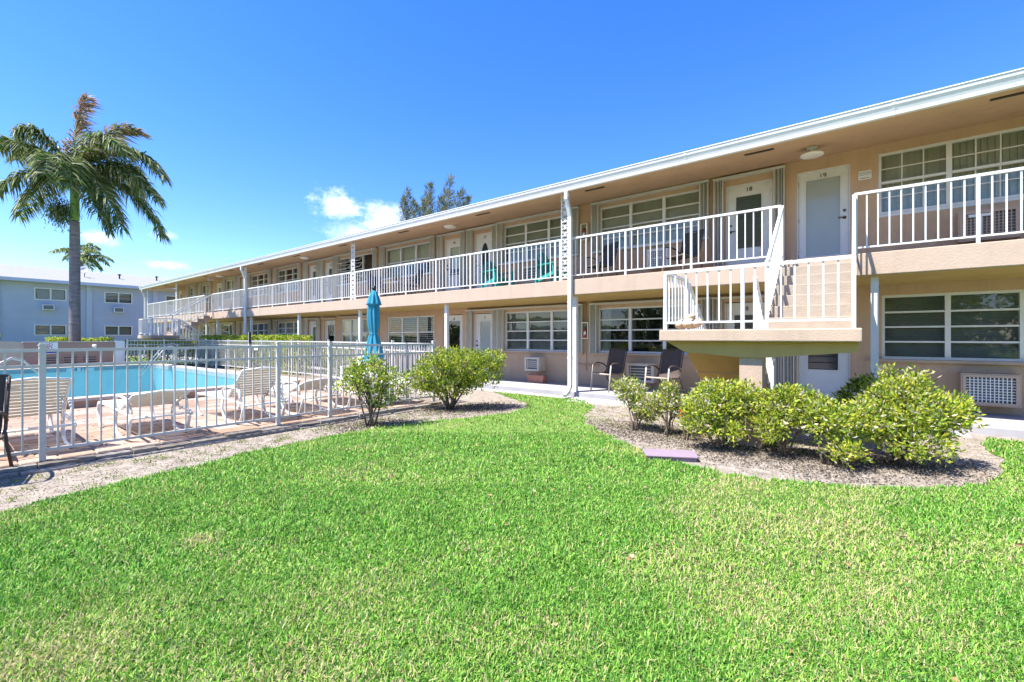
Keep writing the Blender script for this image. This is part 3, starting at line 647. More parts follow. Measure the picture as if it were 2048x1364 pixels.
dz = MB().lathe([(.0, 0), (.18, .02), (.30, .08), (.305, .085), (.29, .09), (.17, .035), (.0, .015)], 20)
ds = part(None, 'satellite_dish', dz, mat('dish_grey', (.5, .5, .5), .5), True, (BX-2.2, 7.25, 6.72), (0, R(65), R(-20))); tag(ds, 'small grey satellite dish on the blue building roof', 'satellite dish')
part(ds, 'mount', MB().tube([(0, 0, 0), (-.1, 0, -.2), (.55, 0, -.32)], .025, 6).tube([(0, 0, .05), (.1, 0, .32)], .015, 6), BLK)
for i, (x, y) in enumerate(((BX-2.8, 9.5), (BX-3.6, 12.2))):
    o = part(None, 'roof_vent', MB().lathe([(.05, -.3), (.05, .15), (.13, .16), (.13, .22), (.04, .27)], 10), BLK, loc=(x, y, 6.45+(BX-2.8-x)*.23)); tag(o, ('dark mushroom roof vent nearer the palm on the blue building', 'dark mushroom roof vent nearer the beige block on the blue building')[i], 'roof vent')

# ------------------------------------------------------------------ pool, deck
PU0, PU1, PV0, PV1 = -24.3, -12.05, -1.4, 5.95      # inner basin
def rrect(a, b, c, d, r, n=7):
    out = []
    for cx, cy, s in ((b-r, d-r, 0), (a+r, d-r, 1), (a+r, c+r, 2), (b-r, c+r, 3)):
        for k in range(n): t = math.pi/2*(s+k/(n-1)); out.append((cx+r*math.cos(t), cy+r*math.sin(t)))
    return out
ZD_ = .06; ZC = .24; ZWt = .07
inn = rrect(PU0, PU1, PV0, PV1, .55); outn = rrect(PU0-.36, PU1+.36, PV0-.36, PV1+.36, .9); n = len(inn)
pool = thing('swimming_pool', 'rectangular swimming pool with raised pale coping and turquoise water', 'swimming pool', ((PU0+PU1)/2, (PV0+PV1)/2, 0), worldcoords=True)
m = MB(); m.add([(x, y, ZC) for x, y in inn]+[(x, y, ZC) for x, y in outn]+[(x, y, ZC-.055) for x, y in outn]+[(x, y, ZC-.055) for x, y in inn],
        [f for i in range(n) for j in ((i+1) % n,) for f in ((i, j, n+j, n+i), (n+i, n+j, 2*n+j, 2*n+i), (3*n+i, 3*n+j, j, i))]); part(pool, 'coping', m, COPE)
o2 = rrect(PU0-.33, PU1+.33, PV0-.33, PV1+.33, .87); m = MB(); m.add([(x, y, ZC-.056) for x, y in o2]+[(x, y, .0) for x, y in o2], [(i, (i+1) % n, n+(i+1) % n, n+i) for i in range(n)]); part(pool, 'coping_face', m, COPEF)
m = MB(); i2 = rrect(PU0-.003, PU1+.003, PV0-.003, PV1+.003, .55); m.add([(x, y, ZC-.05) for x, y in i2]+[(x, y, ZWt-.06) for x, y in i2], [(i, n+i, n+(i+1) % n, (i+1) % n) for i in range(n)]); part(pool, 'tile_band', m, POOLT)
m = MB(); m.add([(x, y, ZWt-.06) for x, y in i2]+[(x, y, -1.5) for x, y in i2], [(i, n+i, n+(i+1) % n, (i+1) % n) for i in range(n)]+[tuple(range(n, 2*n))]); part(pool, 'basin', m, POOLM)
m = MB(); m.add([(x, y, ZWt) for x, y in inn], [tuple(range(n))]); part(pool, 'water', m, WATER)
o = inst('depth_marker', boxmesh('depth_marker', mat('marker_white', (.6, .72, .72), .4), 0, .006, -.40, .40, -.068, .066), pool, (PU0+.002, 3.55, .125)); inst('depth_lettering', text_mesh('8  FT', .165, BLK), o, (.010, 0, 0), (R(90), 0, R(90)))
# holes under the pool: the ground sheets are cut by building the deck as sheets around it
deck = MB()
def sheet_ring(mb, outer, holes, z):
    (a, b, c, d) = outer; (e, f, g, h) = holes
    for x0, x1, y0_, y1_ in ((a, e, c, d), (f, b, c, d), (e, f, c, g), (e, f, h, d)): mb.box(x0, x1, y0_, y1_, z-.04, z)
sheet_ring(deck, (-25.2, -6.98, -12, 6.2), (PU0-.3, PU1+.3, PV0-.3, PV1+.3), .045)
deck.prism([(-25.2, 6.203), (-7.1, 6.203), (-13.4, 7.5), (-25.2, 7.6)], 'z', .005, .044)
dko = struct('pool_deck', deck, mat('deck_sand', (.38, .31, .25), .95, .2, 9))
cand = []
st = .305
for i in range(int((25.2-7.0)/st)):
    for j in range(int((7.5+6)/st)):
        x = -7.17-i*st; y = -6+j*st+(.5*st if i % 2 else 0)
        if PU0-.5 < x < PU1+.36+.15 and PV0-.5 < y < PV1+.5: continue
        if y > 6.2 and y > 6.2+(-7.1-x)*.206-.15: continue
        if y > 7.4: continue
        cand.append((x, y))
def proj(x, y, z=0):
    f = -.6097*x+.7926*y; r = .7926*x+.6097*y
    return f, (r/f if f > .1 else 9)
cand.sort(key=lambda p: (0 if proj(*p)[0] > .1 and abs(proj(*p)[1]) < 1.18 else 1, proj(*p)[0]))
pvm = MB(); e = st/2-.006; t = .008
pvm.add([(-e, -e, -.02), (e, -e, -.02), (e, e, -.02), (-e, e, -.02), (-e, -e, -t), (e, -e, -t), (e, e, -t), (-e, e, -t), (-e+t, -e+t, 0), (e-t, -e+t, 0), (e-t, e-t, 0), (-e+t, e-t, 0)],
        [(8, 9, 10, 11)]+[(4+i, 4+(i+1) % 4, 8+(i+1) % 4, 8+i) for i in range(4)]+[(i, (i+1) % 4, 4+(i+1) % 4, 4+i) for i in range(4)])
pme = pvm.mesh('paver', PAVER)
for x, y in cand[:300]: inst('paver', pme, dko, (x, y, ZD_+random.uniform(-.003, .003)), (R(random.uniform(-.5, .5)), R(random.uniform(-.5, .5)), R(random.choice((0, 90, 180, 270))+random.uniform(-.8, .8))))
m = MB()
for x, y in cand[300:]: m.add([(x+p[0], y+p[1], ZD_+p[2]) for p in pvm.v], pvm.f)
o = part(dko, 'paver_field', m, PAVER); o['kind'] = 'stuff'
# broken concrete edging along the deck
y = -5.0
for k in range(60):
    ln = random.uniform(.2, .55)
    if y > 6.4: break
    x = -6.93+random.uniform(-.012, .012); inst('edging_block', boxmesh('edging_block', EDGE, -.09, random.uniform(.06, .10), 0, ln-.012, -.05, random.uniform(.03, .06)), dko, (x, y, 0), (R(random.uniform(-.6, .6)), R(random.uniform(-1, 3)), R(random.uniform(-.8, .8)))); y += ln
y = -5.0
for k in range(60):
    ln = random.uniform(.25, .9)
    if random.random() < .35: y += ln; continue
    if y > 6.3: break
    x = -6.70+random.uniform(-.03, .03); inst('edging_block', boxmesh('edging_block', EDGE, -.06, random.uniform(.02, .06), 0, ln-.02, -.05, random.uniform(.01, .03)), dko, (x, y, 0), (0, R(random.uniform(-2, 5)), R(random.uniform(-1.5, 1.5)))); y += ln
# ------------------------------------------------------------------ fences
def fence(label, runs, group='white picket fences round the pool'):
    o0 = runs[0][0]; t = thing('pool_fence', label, 'fence', (o0[0], o0[1], 0), worldcoords=True)
    pk = boxmesh('picket', FENCEW, -.008, .008, -.008, .008, .13, 1.235); ps = MB().box(-.026, .026, -.026, .026, .0, 1.255).box(-.032, .032, -.032, .032, 1.2551, 1.268).prism([(-.024, -.024), (.024, -.024), (.024, .024), (-.024, .024)], 'z', 1.2681, 1.28).mesh('post', FENCEW)
    z0 = .055
    for p, q, first, last in runs:
        p = Vector((*p, z0)); q = Vector((*q, z0)); d = (q-p); L_ = d.length; d.normalize(); ang = math.atan2(d.y, d.x)
        for nm, z, hh, ww in (('top_rail', 1.205, .035, .032), ('middle_rail', 1.035, .028, .026), ('bottom_rail', .115, .03, .026)):
            part(t, nm, MB().bar(p+Vector((0, 0, z)), q+Vector((0, 0, z)), ww, hh), FENCEW)
        if first: inst('post', ps, t, p, (0, 0, ang))
        if last: inst('post', ps, t, q, (0, 0, ang))
        k = round(L_/.121)
        for i in range(1, k): c = p+d*(L_*i/k); inst('picket', pk, t, (c.x, c.y, z0-.02), (0, 0, ang))
    return t
fence('white metal picket fence along the lawn in front of the loungers', [((-7.03, -4.2), (-7.03, -1.78), 1, 0), ((-7.03, -1.75), (-7.03, .70), 1, 0), ((-7.03, .725), (-7.03, 3.235), 1, 1), ((-7.03, 4.09), (-7.03, 6.42), 1, 1)])
fence('white picket gate between two taller posts in the lawn side fence', [((-7.03, 3.275), (-7.03, 4.05), 0, 0)])
fence('white metal picket fence along the walkway behind the umbrella', [((-7.07, 6.45), (-8.95, 6.85), 0, 1), ((-8.98, 6.86), (-11.1, 7.3), 0, 1), ((-11.13, 7.31), (-13.5, 7.8), 0, 1), ((-13.53, 7.8), (-15.9, 7.8), 0, 1), ((-15.93, 7.8), (-18.3, 7.8), 0, 1), ((-19.3, 7.8), (-21.5, 7.8), 1, 1), ((-21.53, 7.8), (-23.3, 7.8), 0, 1), ((-23.33, 7.8), (-25.05, 7.8), 0, 1)])
fence('white picket gate with black latch in the fence by the walkway', [((-18.36, 7.8), (-19.24, 7.8), 0, 0)])
lt = bpy.data.objects['pool_fence.003']; part(lt, 'latch', MB().box(-19.30, -19.22, 7.72, 7.78, 1.15, 1.62), BLK); part(lt, 'latch_post', MB().box(-19.38, -19.302, 7.74, 7.82, 0, 1.62), FENCEW)
sg = part(None, 'gate_sign', MB().box(-.24, .24, -.006, .006, -.10, .10), SIGNW, loc=(-18.8, 7.765, 1.0)); tag(sg, 'small blank white notice plate on the walkway gate', 'sign')
fence('white picket fence at the far end of the pool in front of a hedge', [((-25.1, 5.15), (-25.1, 6.45), 1, 1), ((-25.1, 6.48), (-25.1, 7.76), 0, 0)])
# ------------------------------------------------------------------ equipment wall at the far end
ew = thing('equipment_enclosure', 'low brown wall with three louvred vents at the far end of the pool', 'wall', (-25.3, 3, 0), worldcoords=True)
part(ew, 'wall_panel', MB().box(-25.5, -25.3, 2.12, 4.78, 0, 1.2), EQW, bevel=.01)
part(ew, 'cap', MB().box(-25.53, -25.27, 2.08, 4.78, 1.203, 1.235), COPE)
part(ew, 'end_pillar', MB().box(-25.52, -25.26, 4.785, 5.1, 0, 1.26), WHITE)
g = [(.62, 0), (2.10, 0), (2.10, 1.20), (1.9, 1.245), (1.4, 1.265), (.9, 1.255), (.62, 1.22)]
part(ew, 'gate_panel', MB().prism(g, 'x', -25.46, -25.36), EQG)
part(ew, 'gate_hook', MB().tube([(-25.34, 1.38, 1.0), (-25.33, 1.38, .86)], .012, 6), BLK)
part(ew, 'side_pillar', MB().box(-25.52, -25.26, .36, .60, 0, 1.24), WHITE)
part(ew, 'side_panel', MB().box(-25.48, -25.40, -.6, .345, 0, 1.2), EQG)
for y in (2.82, 3.40, 3.98):
    v_ = MB().box(-25.299, -25.27, y-.24, y+.24, .60, .64).box(-25.299, -25.27, y-.24, y-.20, .2, .599).box(-25.299, -25.27, y+.20, y+.24, .2, .599); o = part(ew, 'louvre_frame', v_, EQW)
    part(o, 'backing', MB().box(-25.2985, -25.296, y-.2, y+.2, .2, .6), DARK)
    for k in range(4): part(o, 'louvre', MB().prism([(-25.294, .24+.095*k), (-25.262, .215+.095*k), (-25.262, .23+.095*k), (-25.294, .285+.095*k)], 'y', y-.199, y+.199), EQW)
sg = part(None, 'warning_sign', MB().box(0, .008, -.26, .26, -.22, .22), SIGNW, loc=(-25.297, 2.78, .98)); tag(sg, 'white sign reading NO with red lettering on the brown wall', 'sign')
inst('lettering', text_mesh('NO', .15, REDM), sg, (.011, 0, .13), (R(90), 0, R(90)))
part(sg, 'symbol', MB().tube([(.011, .09*math.cos(t_), -.01+.07*math.sin(t_)) for t_ in np.linspace(0, 6.3, 17)], .012, 5).bar((.011, -.06, .04), (.011, .06, -.06), .012, .02), REDM)
part(sg, 'blue_band', MB().box(.0085, .011, -.24, .24, -.20, -.11), SIGNB)
lp = part(None, 'wall_lamp', MB().lathe([(.02, 0), (.07, .02), (.08, .09), (.04, .12)], 12), LAMPG, True, (-25.2, 4.1, 1.0), (0, R(50), 0)); tag(lp, 'small white spotlight fixed on the low brown wall', 'lamp')
hr = part(None, 'pool_handrail', MB().tube([(-11.75, .55, .24), (-11.8, .6, .70), (-11.9, .72, .95), (-12.05, .86, 1.03), (-12.3, 1.02, .97), (-12.8, 1.32, .62), (-13.3, 1.62, .15), (-13.5, 1.74, -.1)], .022, 10), STEEL, True); tag(hr, 'curved grey steel pool handrail behind the nearest lounger', 'handrail')
hr = thing('pool_handrail', 'pair of slanted grey handrails in the far corner of the pool', 'handrail', (-22.5, 6, .24), worldcoords=True)
for dy in (0, .45): part(hr, 'rail', MB().tube([(-22.3-dy, 6.15, .24), (-22.3-dy, 6.15, .9), (-22.3-dy, 6.0, 1.05), (-22.3-dy, 5.75, .95), (-22.3-dy, 5.0, -.1)], .022, 8), STEEL, True)
pp = part(None, 'wooden_pole', MB().tube([(0, 0, 0), (0, 0, 1.02)], .028, 8).tube([(0, 0, 1.021), (0, 0, 1.06)], .036, 8), WOODP, True, (-7.65, .42, .06)); tag(pp, 'varnished wooden pole standing at the left edge behind the fence', 'pole')

# ------------------------------------------------------------------ loungers
SME = boxmesh('strap', STRAP, -.026, .026, 0, .60, -.003, .003)
def lounger(label, loc, ang, rz=0):
    t = thing('pool_lounger', label, 'lounger', loc, rz, 'white strap loungers beside the pool')
    hx, hz = 1.16, .35; bl = .72; ex = hx+bl*math.cos(ang); ez = hz+bl*math.sin(ang)
    fr = MB()
    for y in (0, .64):
        fr.tube([(.0, y, .33), (.04, y, .365), (.3, y, .37), (1.2, y, .36), (1.78, y, .33), (1.86, y, .30)], .019, 8)
    fr.tube([(.0, 0, .33), (-.02, .05, .33), (-.02, .59, .33), (0, .64, .33)], .019, 8); fr.tube([(1.82, 0, .31), (1.82, .64, .31)], .016, 8)
    part(t, 'frame', fr, LFRAME, True)
    bf = MB()
    for y in (.02, .62): bf.tube([(hx, y, hz), (ex, y, ez)], .017, 8)
    bf.tube([(ex, .02, ez), (ex+.01, .32, ez+.03), (ex, .62, ez)], .017, 8); bf.tube([(hx+.3, .06, hz+.3*math.tan(ang)*.95), (hx+.42, .06, .34)], .012, 6).tube([(hx+.3, .58, hz+.3*math.tan(ang)*.95), (hx+.42, .58, .34)], .012, 6)
    part(t, 'backrest', bf, LFRAME, True)
    for y in (0, .64):
        part(t, 'leg', MB().tube([(.10, y, .36), (.02, y, .33), (-.01, y, .26), (.03, y, .16), (.10, y, .05), (.16, y, .015), (.24, y, .012)], [.019, .021, .023, .023, .022, .02, .018], 8), LFRAME, True)
        part(t, 'leg', MB().tube([(1.05, y, .345), (1.02, y, .20), (1.1, y, .06), (1.25, y, .015), (1.55, y, .012), (1.68, y, .06), (1.74, y, .2), (1.78, y, .32)], .02, 8), LFRAME, True)
        part(t, 'arm', MB().tube([(1.1, y, .36), (1.08, y-.02*(1 if y == 0 else -1), .50), (1.2, y, .56), (1.5, y, .55), (1.64, y, .48), (1.68, y, .33)], .016, 8), LFRAME, True)
    n = 19
    for i in range(n): inst('strap', SME, t, (.05+i*.06, .02, .382+.0*i))
    n = 11; nx, nz = -math.sin(ang), math.cos(ang)
    for i in range(n): k = .05+i*.063; inst('strap', SME, t, (hx+k*math.cos(ang)+nx*.02, .02, hz+k*math.sin(ang)+nz*.02), (0, -ang, 0))
    return t
lounger('white strap lounger at the left edge with its backrest raised steeply', (-9.15, .38, ZD_), R(43))
lounger('white strap lounger second from the left with low reclined backrest', (-9.05, 1.52, ZD_), R(21))
lounger('white strap lounger third from the left with upright backrest beside the gate', (-9.1, 2.80, ZD_), R(42), R(2))
lounger('white strap lounger seen through the picket gate with half raised backrest', (-9.15, 3.80, ZD_), R(20))
lounger('white strap lounger next to the leafy sapling and round table', (-9.2, 4.80, ZD_), R(16), R(-2))
# ------------------------------------------------------------------ umbrella and table
um = thing('patio_umbrella', 'closed turquoise patio umbrella standing by the pool fence', 'umbrella', (-8.55, 6.03, ZD_))
part(um, 'pole', MB().tube([(0, 0, .03), (0, 0, 2.36)], .019, 10), mat('pole_bronze', (.12, .10, .08), .4, metal=.5), True)
part(um, 'base', MB().lathe([(.24, 0), (.24, .04), (.20, .07), (.05, .09), (.03, .22)], 20), CONC)
prof = [(.225, .80), (.21, .83), (.18, 1.0), (.14, 1.2), (.095, 1.36), (.078, 1.43), (.09, 1.5), (.11, 1.65), (.12, 1.85), (.11, 2.05), (.085, 2.2), (.05, 2.3)]
part(um, 'canopy', MB().lathe(prof, 64, lambda a, z: 1+.20*math.cos(8*a+2.2*z)+.09*math.sin(5*a+3*z)), UMB, True)
part(um, 'vent_cap', MB().lathe([(.155, 2.07), (.14, 2.11), (.10, 2.26), (.045, 2.39), (.02, 2.40)], 48, lambda a, z: 1+.14*math.cos(8*a)), UMB, True)
part(um, 'tie', MB().lathe([(.092, 1.41), (.096, 1.43), (.092, 1.45)], 24), UMB)
part(um, 'finial', MB().lathe([(.02, 2.40), (.045, 2.42), (.05, 2.45), (.03, 2.48), (.01, 2.50)], 12), BLK, True)
tb = thing('round_table', 'round white patio table beside the closed umbrella', 'table', (-7.62, 5.75, ZD_))
part(tb, 'table_top', MB().lathe([(.46, .40), (.475, .415), (.475, .43), (.46, .445), (.0, .445)], 36), LFRAME)
for k in range(4):
    a = R(45+90*k); part(tb, 'leg', MB().bar((.30*math.cos(a), .30*math.sin(a), .40), (.38*math.cos(a), .38*math.sin(a), 0), .10, .035), LFRAME)
def patio_chair(label, loc, rz, group='white plastic patio chairs'):
    t = thing('patio_chair', label, 'chair', loc, rz, group)
    part(t, 'seat', MB().box(-.25, .25, -.24, .22, .40, .43), LFRAME, bevel=.01)
    part(t, 'backrest', MB().sheet([[(-.24, .22+.02*0, .43), (-.24, .34, .86)], [(0, .26, .43), (0, .39, .90)], [(.24, .22, .43), (.24, .34, .86)]], .02, (0, 1, 0)), LFRAME)
    for sx in (-1, 1):
        part(t, 'arm', MB().box(sx*.29-.03, sx*.29+.03, -.24, .30, .62, .65), LFRAME)
        for y in (-.22, .24): part(t, 'leg', MB().bar((sx*.27, y, .62), (sx*.29, y+(.05 if y > 0 else -.03), 0), .045, .045), LFRAME)
    return t
patio_chair('white plastic chair behind the closed umbrella near the walkway fence', (-9.6, 6.3, ZD_), R(20))

# ------------------------------------------------------------------ chairs
def sling_chair(label, loc, rz, sling, frame, group, light_front=True):
    t = thing('sling_chair', label, 'chair', loc, rz, group)
    w_ = .24
    prof = [(-.25, .415), (-.20, .43), (-.05, .415), (.12, .395), (.20, .41), (.25, .50), (.31, .75), (.37, .98), (.38, 1.0)]
    part(t, 'sling', MB().sheet([[(x, y, z-.012*(1-(x/w_)**2)) for y, z in prof] for x in np.linspace(-w_, w_, 7)], .006, (0, .6, .8)), sling, True)
    fm = TANF if light_front else frame
    for s in (-1, 1):
        x = s*.265
        part(t, 'side_rail', MB().tube([(x, -.26, .42), (x, -.05, .405), (x, .14, .395), (x, .24, .47), (x, .31, .75), (x, .38, 1.0)], .014, 8), frame, True)
        part(t, 'leg', MB().tube([(x*1.06, -.30, 0), (x*1.06, -.22, .62)], .016, 8), fm, True)
        part(t, 'leg', MB().tube([(x*1.02, .20, .44), (x*1.02, .26, .30), (x*1.05, .42, 0)], .015, 8), frame, True)
        part(t, 'arm', MB().tube([(x*1.06, -.22, .62), (x*1.07, -.16, .665), (x*1.07, .0, .665), (x*1.05, .16, .62), (x*1.02, .25, .55)], .016, 8), frame, True)
    part(t, 'front_bar', MB().tube([(-.27, -.255, .41), (.27, -.255, .41)], .016, 8), fm, True)
    part(t, 'top_bar', MB().tube([(-.265, .38, 1.0), (0, .385, 1.015), (.265, .38, 1.0)], .013, 8), frame, True)
    return t
sling_chair('brown sling chair with tan legs nearest the downspout on the walkway', (-4.72, 9.95, .12), R(-16), BROWNS, BROWNS, 'brown sling chairs under the window')
sling_chair('brown sling chair with tan legs nearest the stairs on the walkway', (-3.32, 9.75, .12), R(-14), BROWNS, BROWNS, 'brown sling chairs under the window')
sling_chair('grey sling chair on the balcony beside the fire extinguisher box', (-5.0, 10.05, ZF), R(-25), GREYS, GREYS, 'grey sling chairs on the balcony')
sling_chair('grey sling chair on the balcony between the air conditioner and door 18', (-3.0, 10.0, ZF), R(-25), GREYS, GREYS, 'grey sling chairs on the balcony')
sling_chair('dark sling chair cut off by the left edge of the picture', (-6.70, .13, .0), R(75), BROWNS, BROWNS, 'brown sling chairs by the lawn', False)
def folding_chair(label, loc, rz):
    t = thing('folding_chair', label, 'chair', loc, rz, 'navy folding chairs on the balcony')
    part(t, 'backrest', MB().sheet([[(x, .22+.02*math.cos(x*6), .48), (x, .33+.02*math.cos(x*6), .95)] for x in np.linspace(-.25, .25, 6)], .008, (0, 1, 0)), NAVY)
    part(t, 'seat', MB().sheet([[(x, -.25, .44-.03*math.cos(x*6)), (x, .20, .42-.03*math.cos(x*6))] for x in np.linspace(-.25, .25, 6)], .008), NAVY)
    for s in (-1, 1):
        part(t, 'leg', MB().tube([(s*.27, -.28, 0), (s*.27, .22, .62)], .012, 6), BLK); part(t, 'leg', MB().tube([(s*.25, .28, 0), (s*.25, -.24, .46)], .012, 6), BLK); part(t, 'arm', MB().box(s*.28-.025, s*.28+.025, -.25, .25, .62, .64), NAVY)
        part(t, 'back_post', MB().tube([(s*.26, .18, .40), (s*.26, .34, .96)], .012, 6), BLK)
    return t
folding_chair('navy folding chair left of the flower pot on the balcony', (-14.0, 10.0, ZF), R(70)); folding_chair('navy folding chair right of the flower pot on the balcony', (-12.05, 10.0, ZF), R(-60))
tb = thing('balcony_table', 'small white table between two navy chairs on the balcony', 'table', (-13.05, 10.15, ZF))
part(tb, 'table_top', MB().box(-.42, .42, -.25, .25, .60, .63), WHITE)
for sx in (-1, 1):
    for sy in (-1, 1): part(tb, 'leg', MB().box(sx*.38-.015, sx*.38+.015, sy*.2-.015, sy*.2+.015, 0, .60), BLK)
def adirondack(label, loc, rz):
    t = thing('adirondack_chair', label, 'chair', loc, rz, 'teal plastic balcony chairs')
    part(t, 'seat', MB().sheet([[(x, -.28, .36), (x, -.1, .34), (x, .22, .25)] for x in (-.25, 0, .25)], .03), TEAL)
    for i in range(5):
        x = -.22+i*.11; tp = .92-.05*abs(i-2)**1.5
        part(t, 'back_slat', MB().bar((x*.8, .20, .24), (x*1.1, .42, tp), .095, .022, (0, 1, 0)), TEAL)
    part(t, 'back_rail', MB().bar((-.28, .36, .58), (.28, .36, .58), .03, .07), TEAL)
    for s in (-1, 1):
        part(t, 'arm', MB().box(s*.33-.06, s*.33+.06, -.34, .36, .52, .55), TEAL, bevel=.012)
        part(t, 'leg', MB().bar((s*.31, -.27, .52), (s*.31, -.31, 0), .10, .035, (0, 1, 0)), TEAL); part(t, 'leg', MB().bar((s*.30, .33, .52), (s*.30, .36, 0), .09, .035, (0, 1, 0)), TEAL); part(t, 'side_apron', MB().bar((s*.27, -.28, .33), (s*.27, .34, .16), .03, .09), TEAL)
    return t
adirondack('teal plastic armchair in front of door 17 on the balcony', (-8.15, 9.95, ZF), R(78)); adirondack('teal plastic armchair behind the scrolled iron post on the balcony', (-6.25, 9.95, ZF), R(80))

# ------------------------------------------------------------------ wall mounted things
def ac_unit(label, u0, u1, z0, z1, dep, style, m):
    t = thing('wall_air_conditioner', label, 'air conditioner', ((u0+u1)/2, WV, z0), 0, 'through wall air conditioners', True)
    v = WV-dep
    c = MB().box(u0, u1, v, WV-.002, z1-.02, z1).box(u0, u1, v, WV-.002, z0, z0+.02).box(u0, u0+.02, v, WV-.002, z0+.02, z1-.02).box(u1-.02, u1, v, WV-.002, z0+.02, z1-.02); part(t, 'case', c, m)
    part(t, 'coil', MB().box(u0+.021, u1-.021, v+.05, v+.07, z0+.021, z1-.021), ACD)
    f = .06
    part(t, 'grille_frame', MB().box(u0+.021, u1-.021, v-.012, v+.02, z1-f-.0, z1-.021).box(u0+.021, u1-.021, v-.012, v+.02, z0+.021, z0+f).box(u0+.021, u0+f, v-.012, v+.02, z0+f+.001, z1-f-.001).box(u1-f, u1-.021, v-.012, v+.02, z0+f+.001, z1-f-.001), m)
    if style in ('grid', 'split'):
        n = int((u1-u0-2*f)/.045); a = boxmesh('grille_bar', ACW if style == 'grid' else m, -.006, .006, -.004, .004, z0+f, z1-f); 
        for i in range(1, n): inst('grille_bar', a, t, (u0+f+(u1-u0-2*f)*i/n, v+.006, 0))
        n = int((z1-z0-2*f)/.045); a = boxmesh('grille_bar', ACW if style == 'grid' else m, u0+f, u1-f, -.004, .004, -.006, .006)
        for i in range(1, n): inst('grille_bar', a, t, (0, v+.015, z0+f+(z1-z0-2*f)*i/n))
    else:
        a = boxmesh('grille_bar', m, u0+f, u1-f, -.005, .005, -.011, .011); n = 5
        for i in range(1, n): inst('grille_bar', a, t, (0, v+.006, z0+f+(z1-z0-2*f)*i/n))
        part(t, 'grille_post', MB().box(u0+f+.03, u0+f+.045, v+.012, v+.02, z0+f, z1-f), m)
    if style == 'split': part(t, 'control_cover', MB().box(u0+.12, u0+.38, v-.03, v-.013, z1-.12, z1-.075).box(u0+.24, u0+.28, v-.03, v-.013, z0+.07, z1-.121), ACW)
    if style == 'grid' and u0 < 0: part(t, 'name_strip', MB().box((u0+u1)/2-.12, (u0+u1)/2+.12, v-.012, v+.0, (z0+z1)/2-.02, (z0+z1)/2+.02), ACW)
    return t
ac_unit('air conditioner with white square grid on the lower wall beside the shrubs', 1.43, 2.12, .27, .80, .30, 'grid', SLAB)
ac_unit('beige air conditioner behind the balcony railing under window 19', 1.40, 2.12, 3.02, 3.53, .28, 'split', SLAB)
ac_unit('white air conditioner with dark grid behind two grey balcony chairs', -4.05, -3.52, 3.08, 3.56, .20, 'grid', ACW)
ac_unit('beige air conditioner between the two teal balcony chairs', -7.85, -7.2, 3.0, 3.5, .22, 'bars', ACM)
ac_unit('cream barred air conditioner between the two brown sling chairs', -4.55, -3.85, .29, .76, .26, 'bars', ACM)
ac_unit('small weathered air conditioner above the terracotta planter', -7.66, -7.15, .43, .83, .34, 'bars', ACM)
pl = thing('planter_box', 'terracotta planter box on the walkway under the small air conditioner', 'planter', (-7.15, 10.45, .12))
part(pl, 'trough', MB().add([(-.25,-.08,0),(.25,-.08,0),(.25,.08,0),(-.25,.08,0),(-.29,-.10,.2),(.29,-.10,.2),(.29,.10,.2),(-.29,.10,.2)], [(0,3,2,1),(0,1,5,4),(1,2,6,5),(2,3,7,6),(3,0,4,7)]), TERRA)
part(pl, 'rim', MB().box(-.30, .30, -.11, -.08, .18, .215).box(-.30, .30, .08, .11, .18, .215).box(-.30, -.27, -.0795, .0795, .18, .215).box(.27, .30, -.0795, .0795, .18, .215), TERRA)
part(pl, 'potting_soil', MB().box(-.27, .27, -.0796, .0796, .15, .19), mat('soil_dark', (.05, .04, .03), .95))
bx = part(None, 'white_block', MB().box(-.13, .13, -.10, .10, 0, .19), ACW, loc=(-3.95, 9.85, .12), bevel=.012); tag(bx, 'white painted block on the walkway between the brown chairs', 'block')
def ext_box(label, u, z0, z1):
    t = thing('fire_extinguisher_cabinet', label, 'cabinet', (u, WV, z0), 0, 'fire extinguisher cabinets', True); w_ = .105; v = WV
    part(t, 'frame', MB().box(u-w_, u+w_, v-.13, v-.002, z1-.03, z1).box(u-w_, u+w_, v-.13, v-.002, z0, z0+.03).box(u-w_, u-w_+.03, v-.13, v-.002, z0+.03, z1-.03).box(u+w_-.03, u+w_, v-.13, v-.002, z0+.03, z1-.03), CREAM, bevel=.006)
    part(t, 'back_panel', MB().box(u-w_+.031, u+w_-.031, v-.012, v-.003, z0+.031, z1-.031), CREAM)
    o = part(t, 'extinguisher', MB().lathe([(.045, 0), (.047, .02), (.047, .22), (.03, .26), (.015, .28)], 16, c=(u, v-.075, z0+.035)), REDM, True)
    part(o, 'valve', MB().box(u-.02, u+.02, v-.10, v-.05, z0+.31, z0+.34).tube([(u, v-.08, z0+.33), (u+.035, v-.09, z0+.30), (u+.045, v-.09, z0+.16)], .008, 6), BLK); part(o, 'tag_label', MB().box(u-.03, u+.03, v-.126, v-.121, z0+.12, z0+.20), SIGNW)
    part(t, 'cover_glass', MB().box(u-w_+.031, u+w_-.031, v-.119, v-.116, z0+.031, z1-.031), PANE)
    return t
ext_box('cream fire extinguisher cabinet on the balcony wall', -5.83, 4.04, 4.50); ext_box('cream fire extinguisher cabinet on the ground floor wall beside the downspout', -5.80, 1.36, 1.82); ext_box('distant cream fire extinguisher cabinet between ground floor windows', -24.3, 1.36, 1.8)
sg = part(None, 'name_plaque', MB().prism([(-.10, -.07), (-.085, -.085), (.085, -.085), (.10, -.07), (.10, .07), (.085, .085), (-.085, .085), (-.10, .07)], 'y', -.008, 0), SIGNW, loc=(.16, WV-.003, 4.515)); tag(sg, 'small white apartment name plaque on the wall beside door 19', 'sign')
TXG = mat('sign_text', (.04, .06, .04), .6)
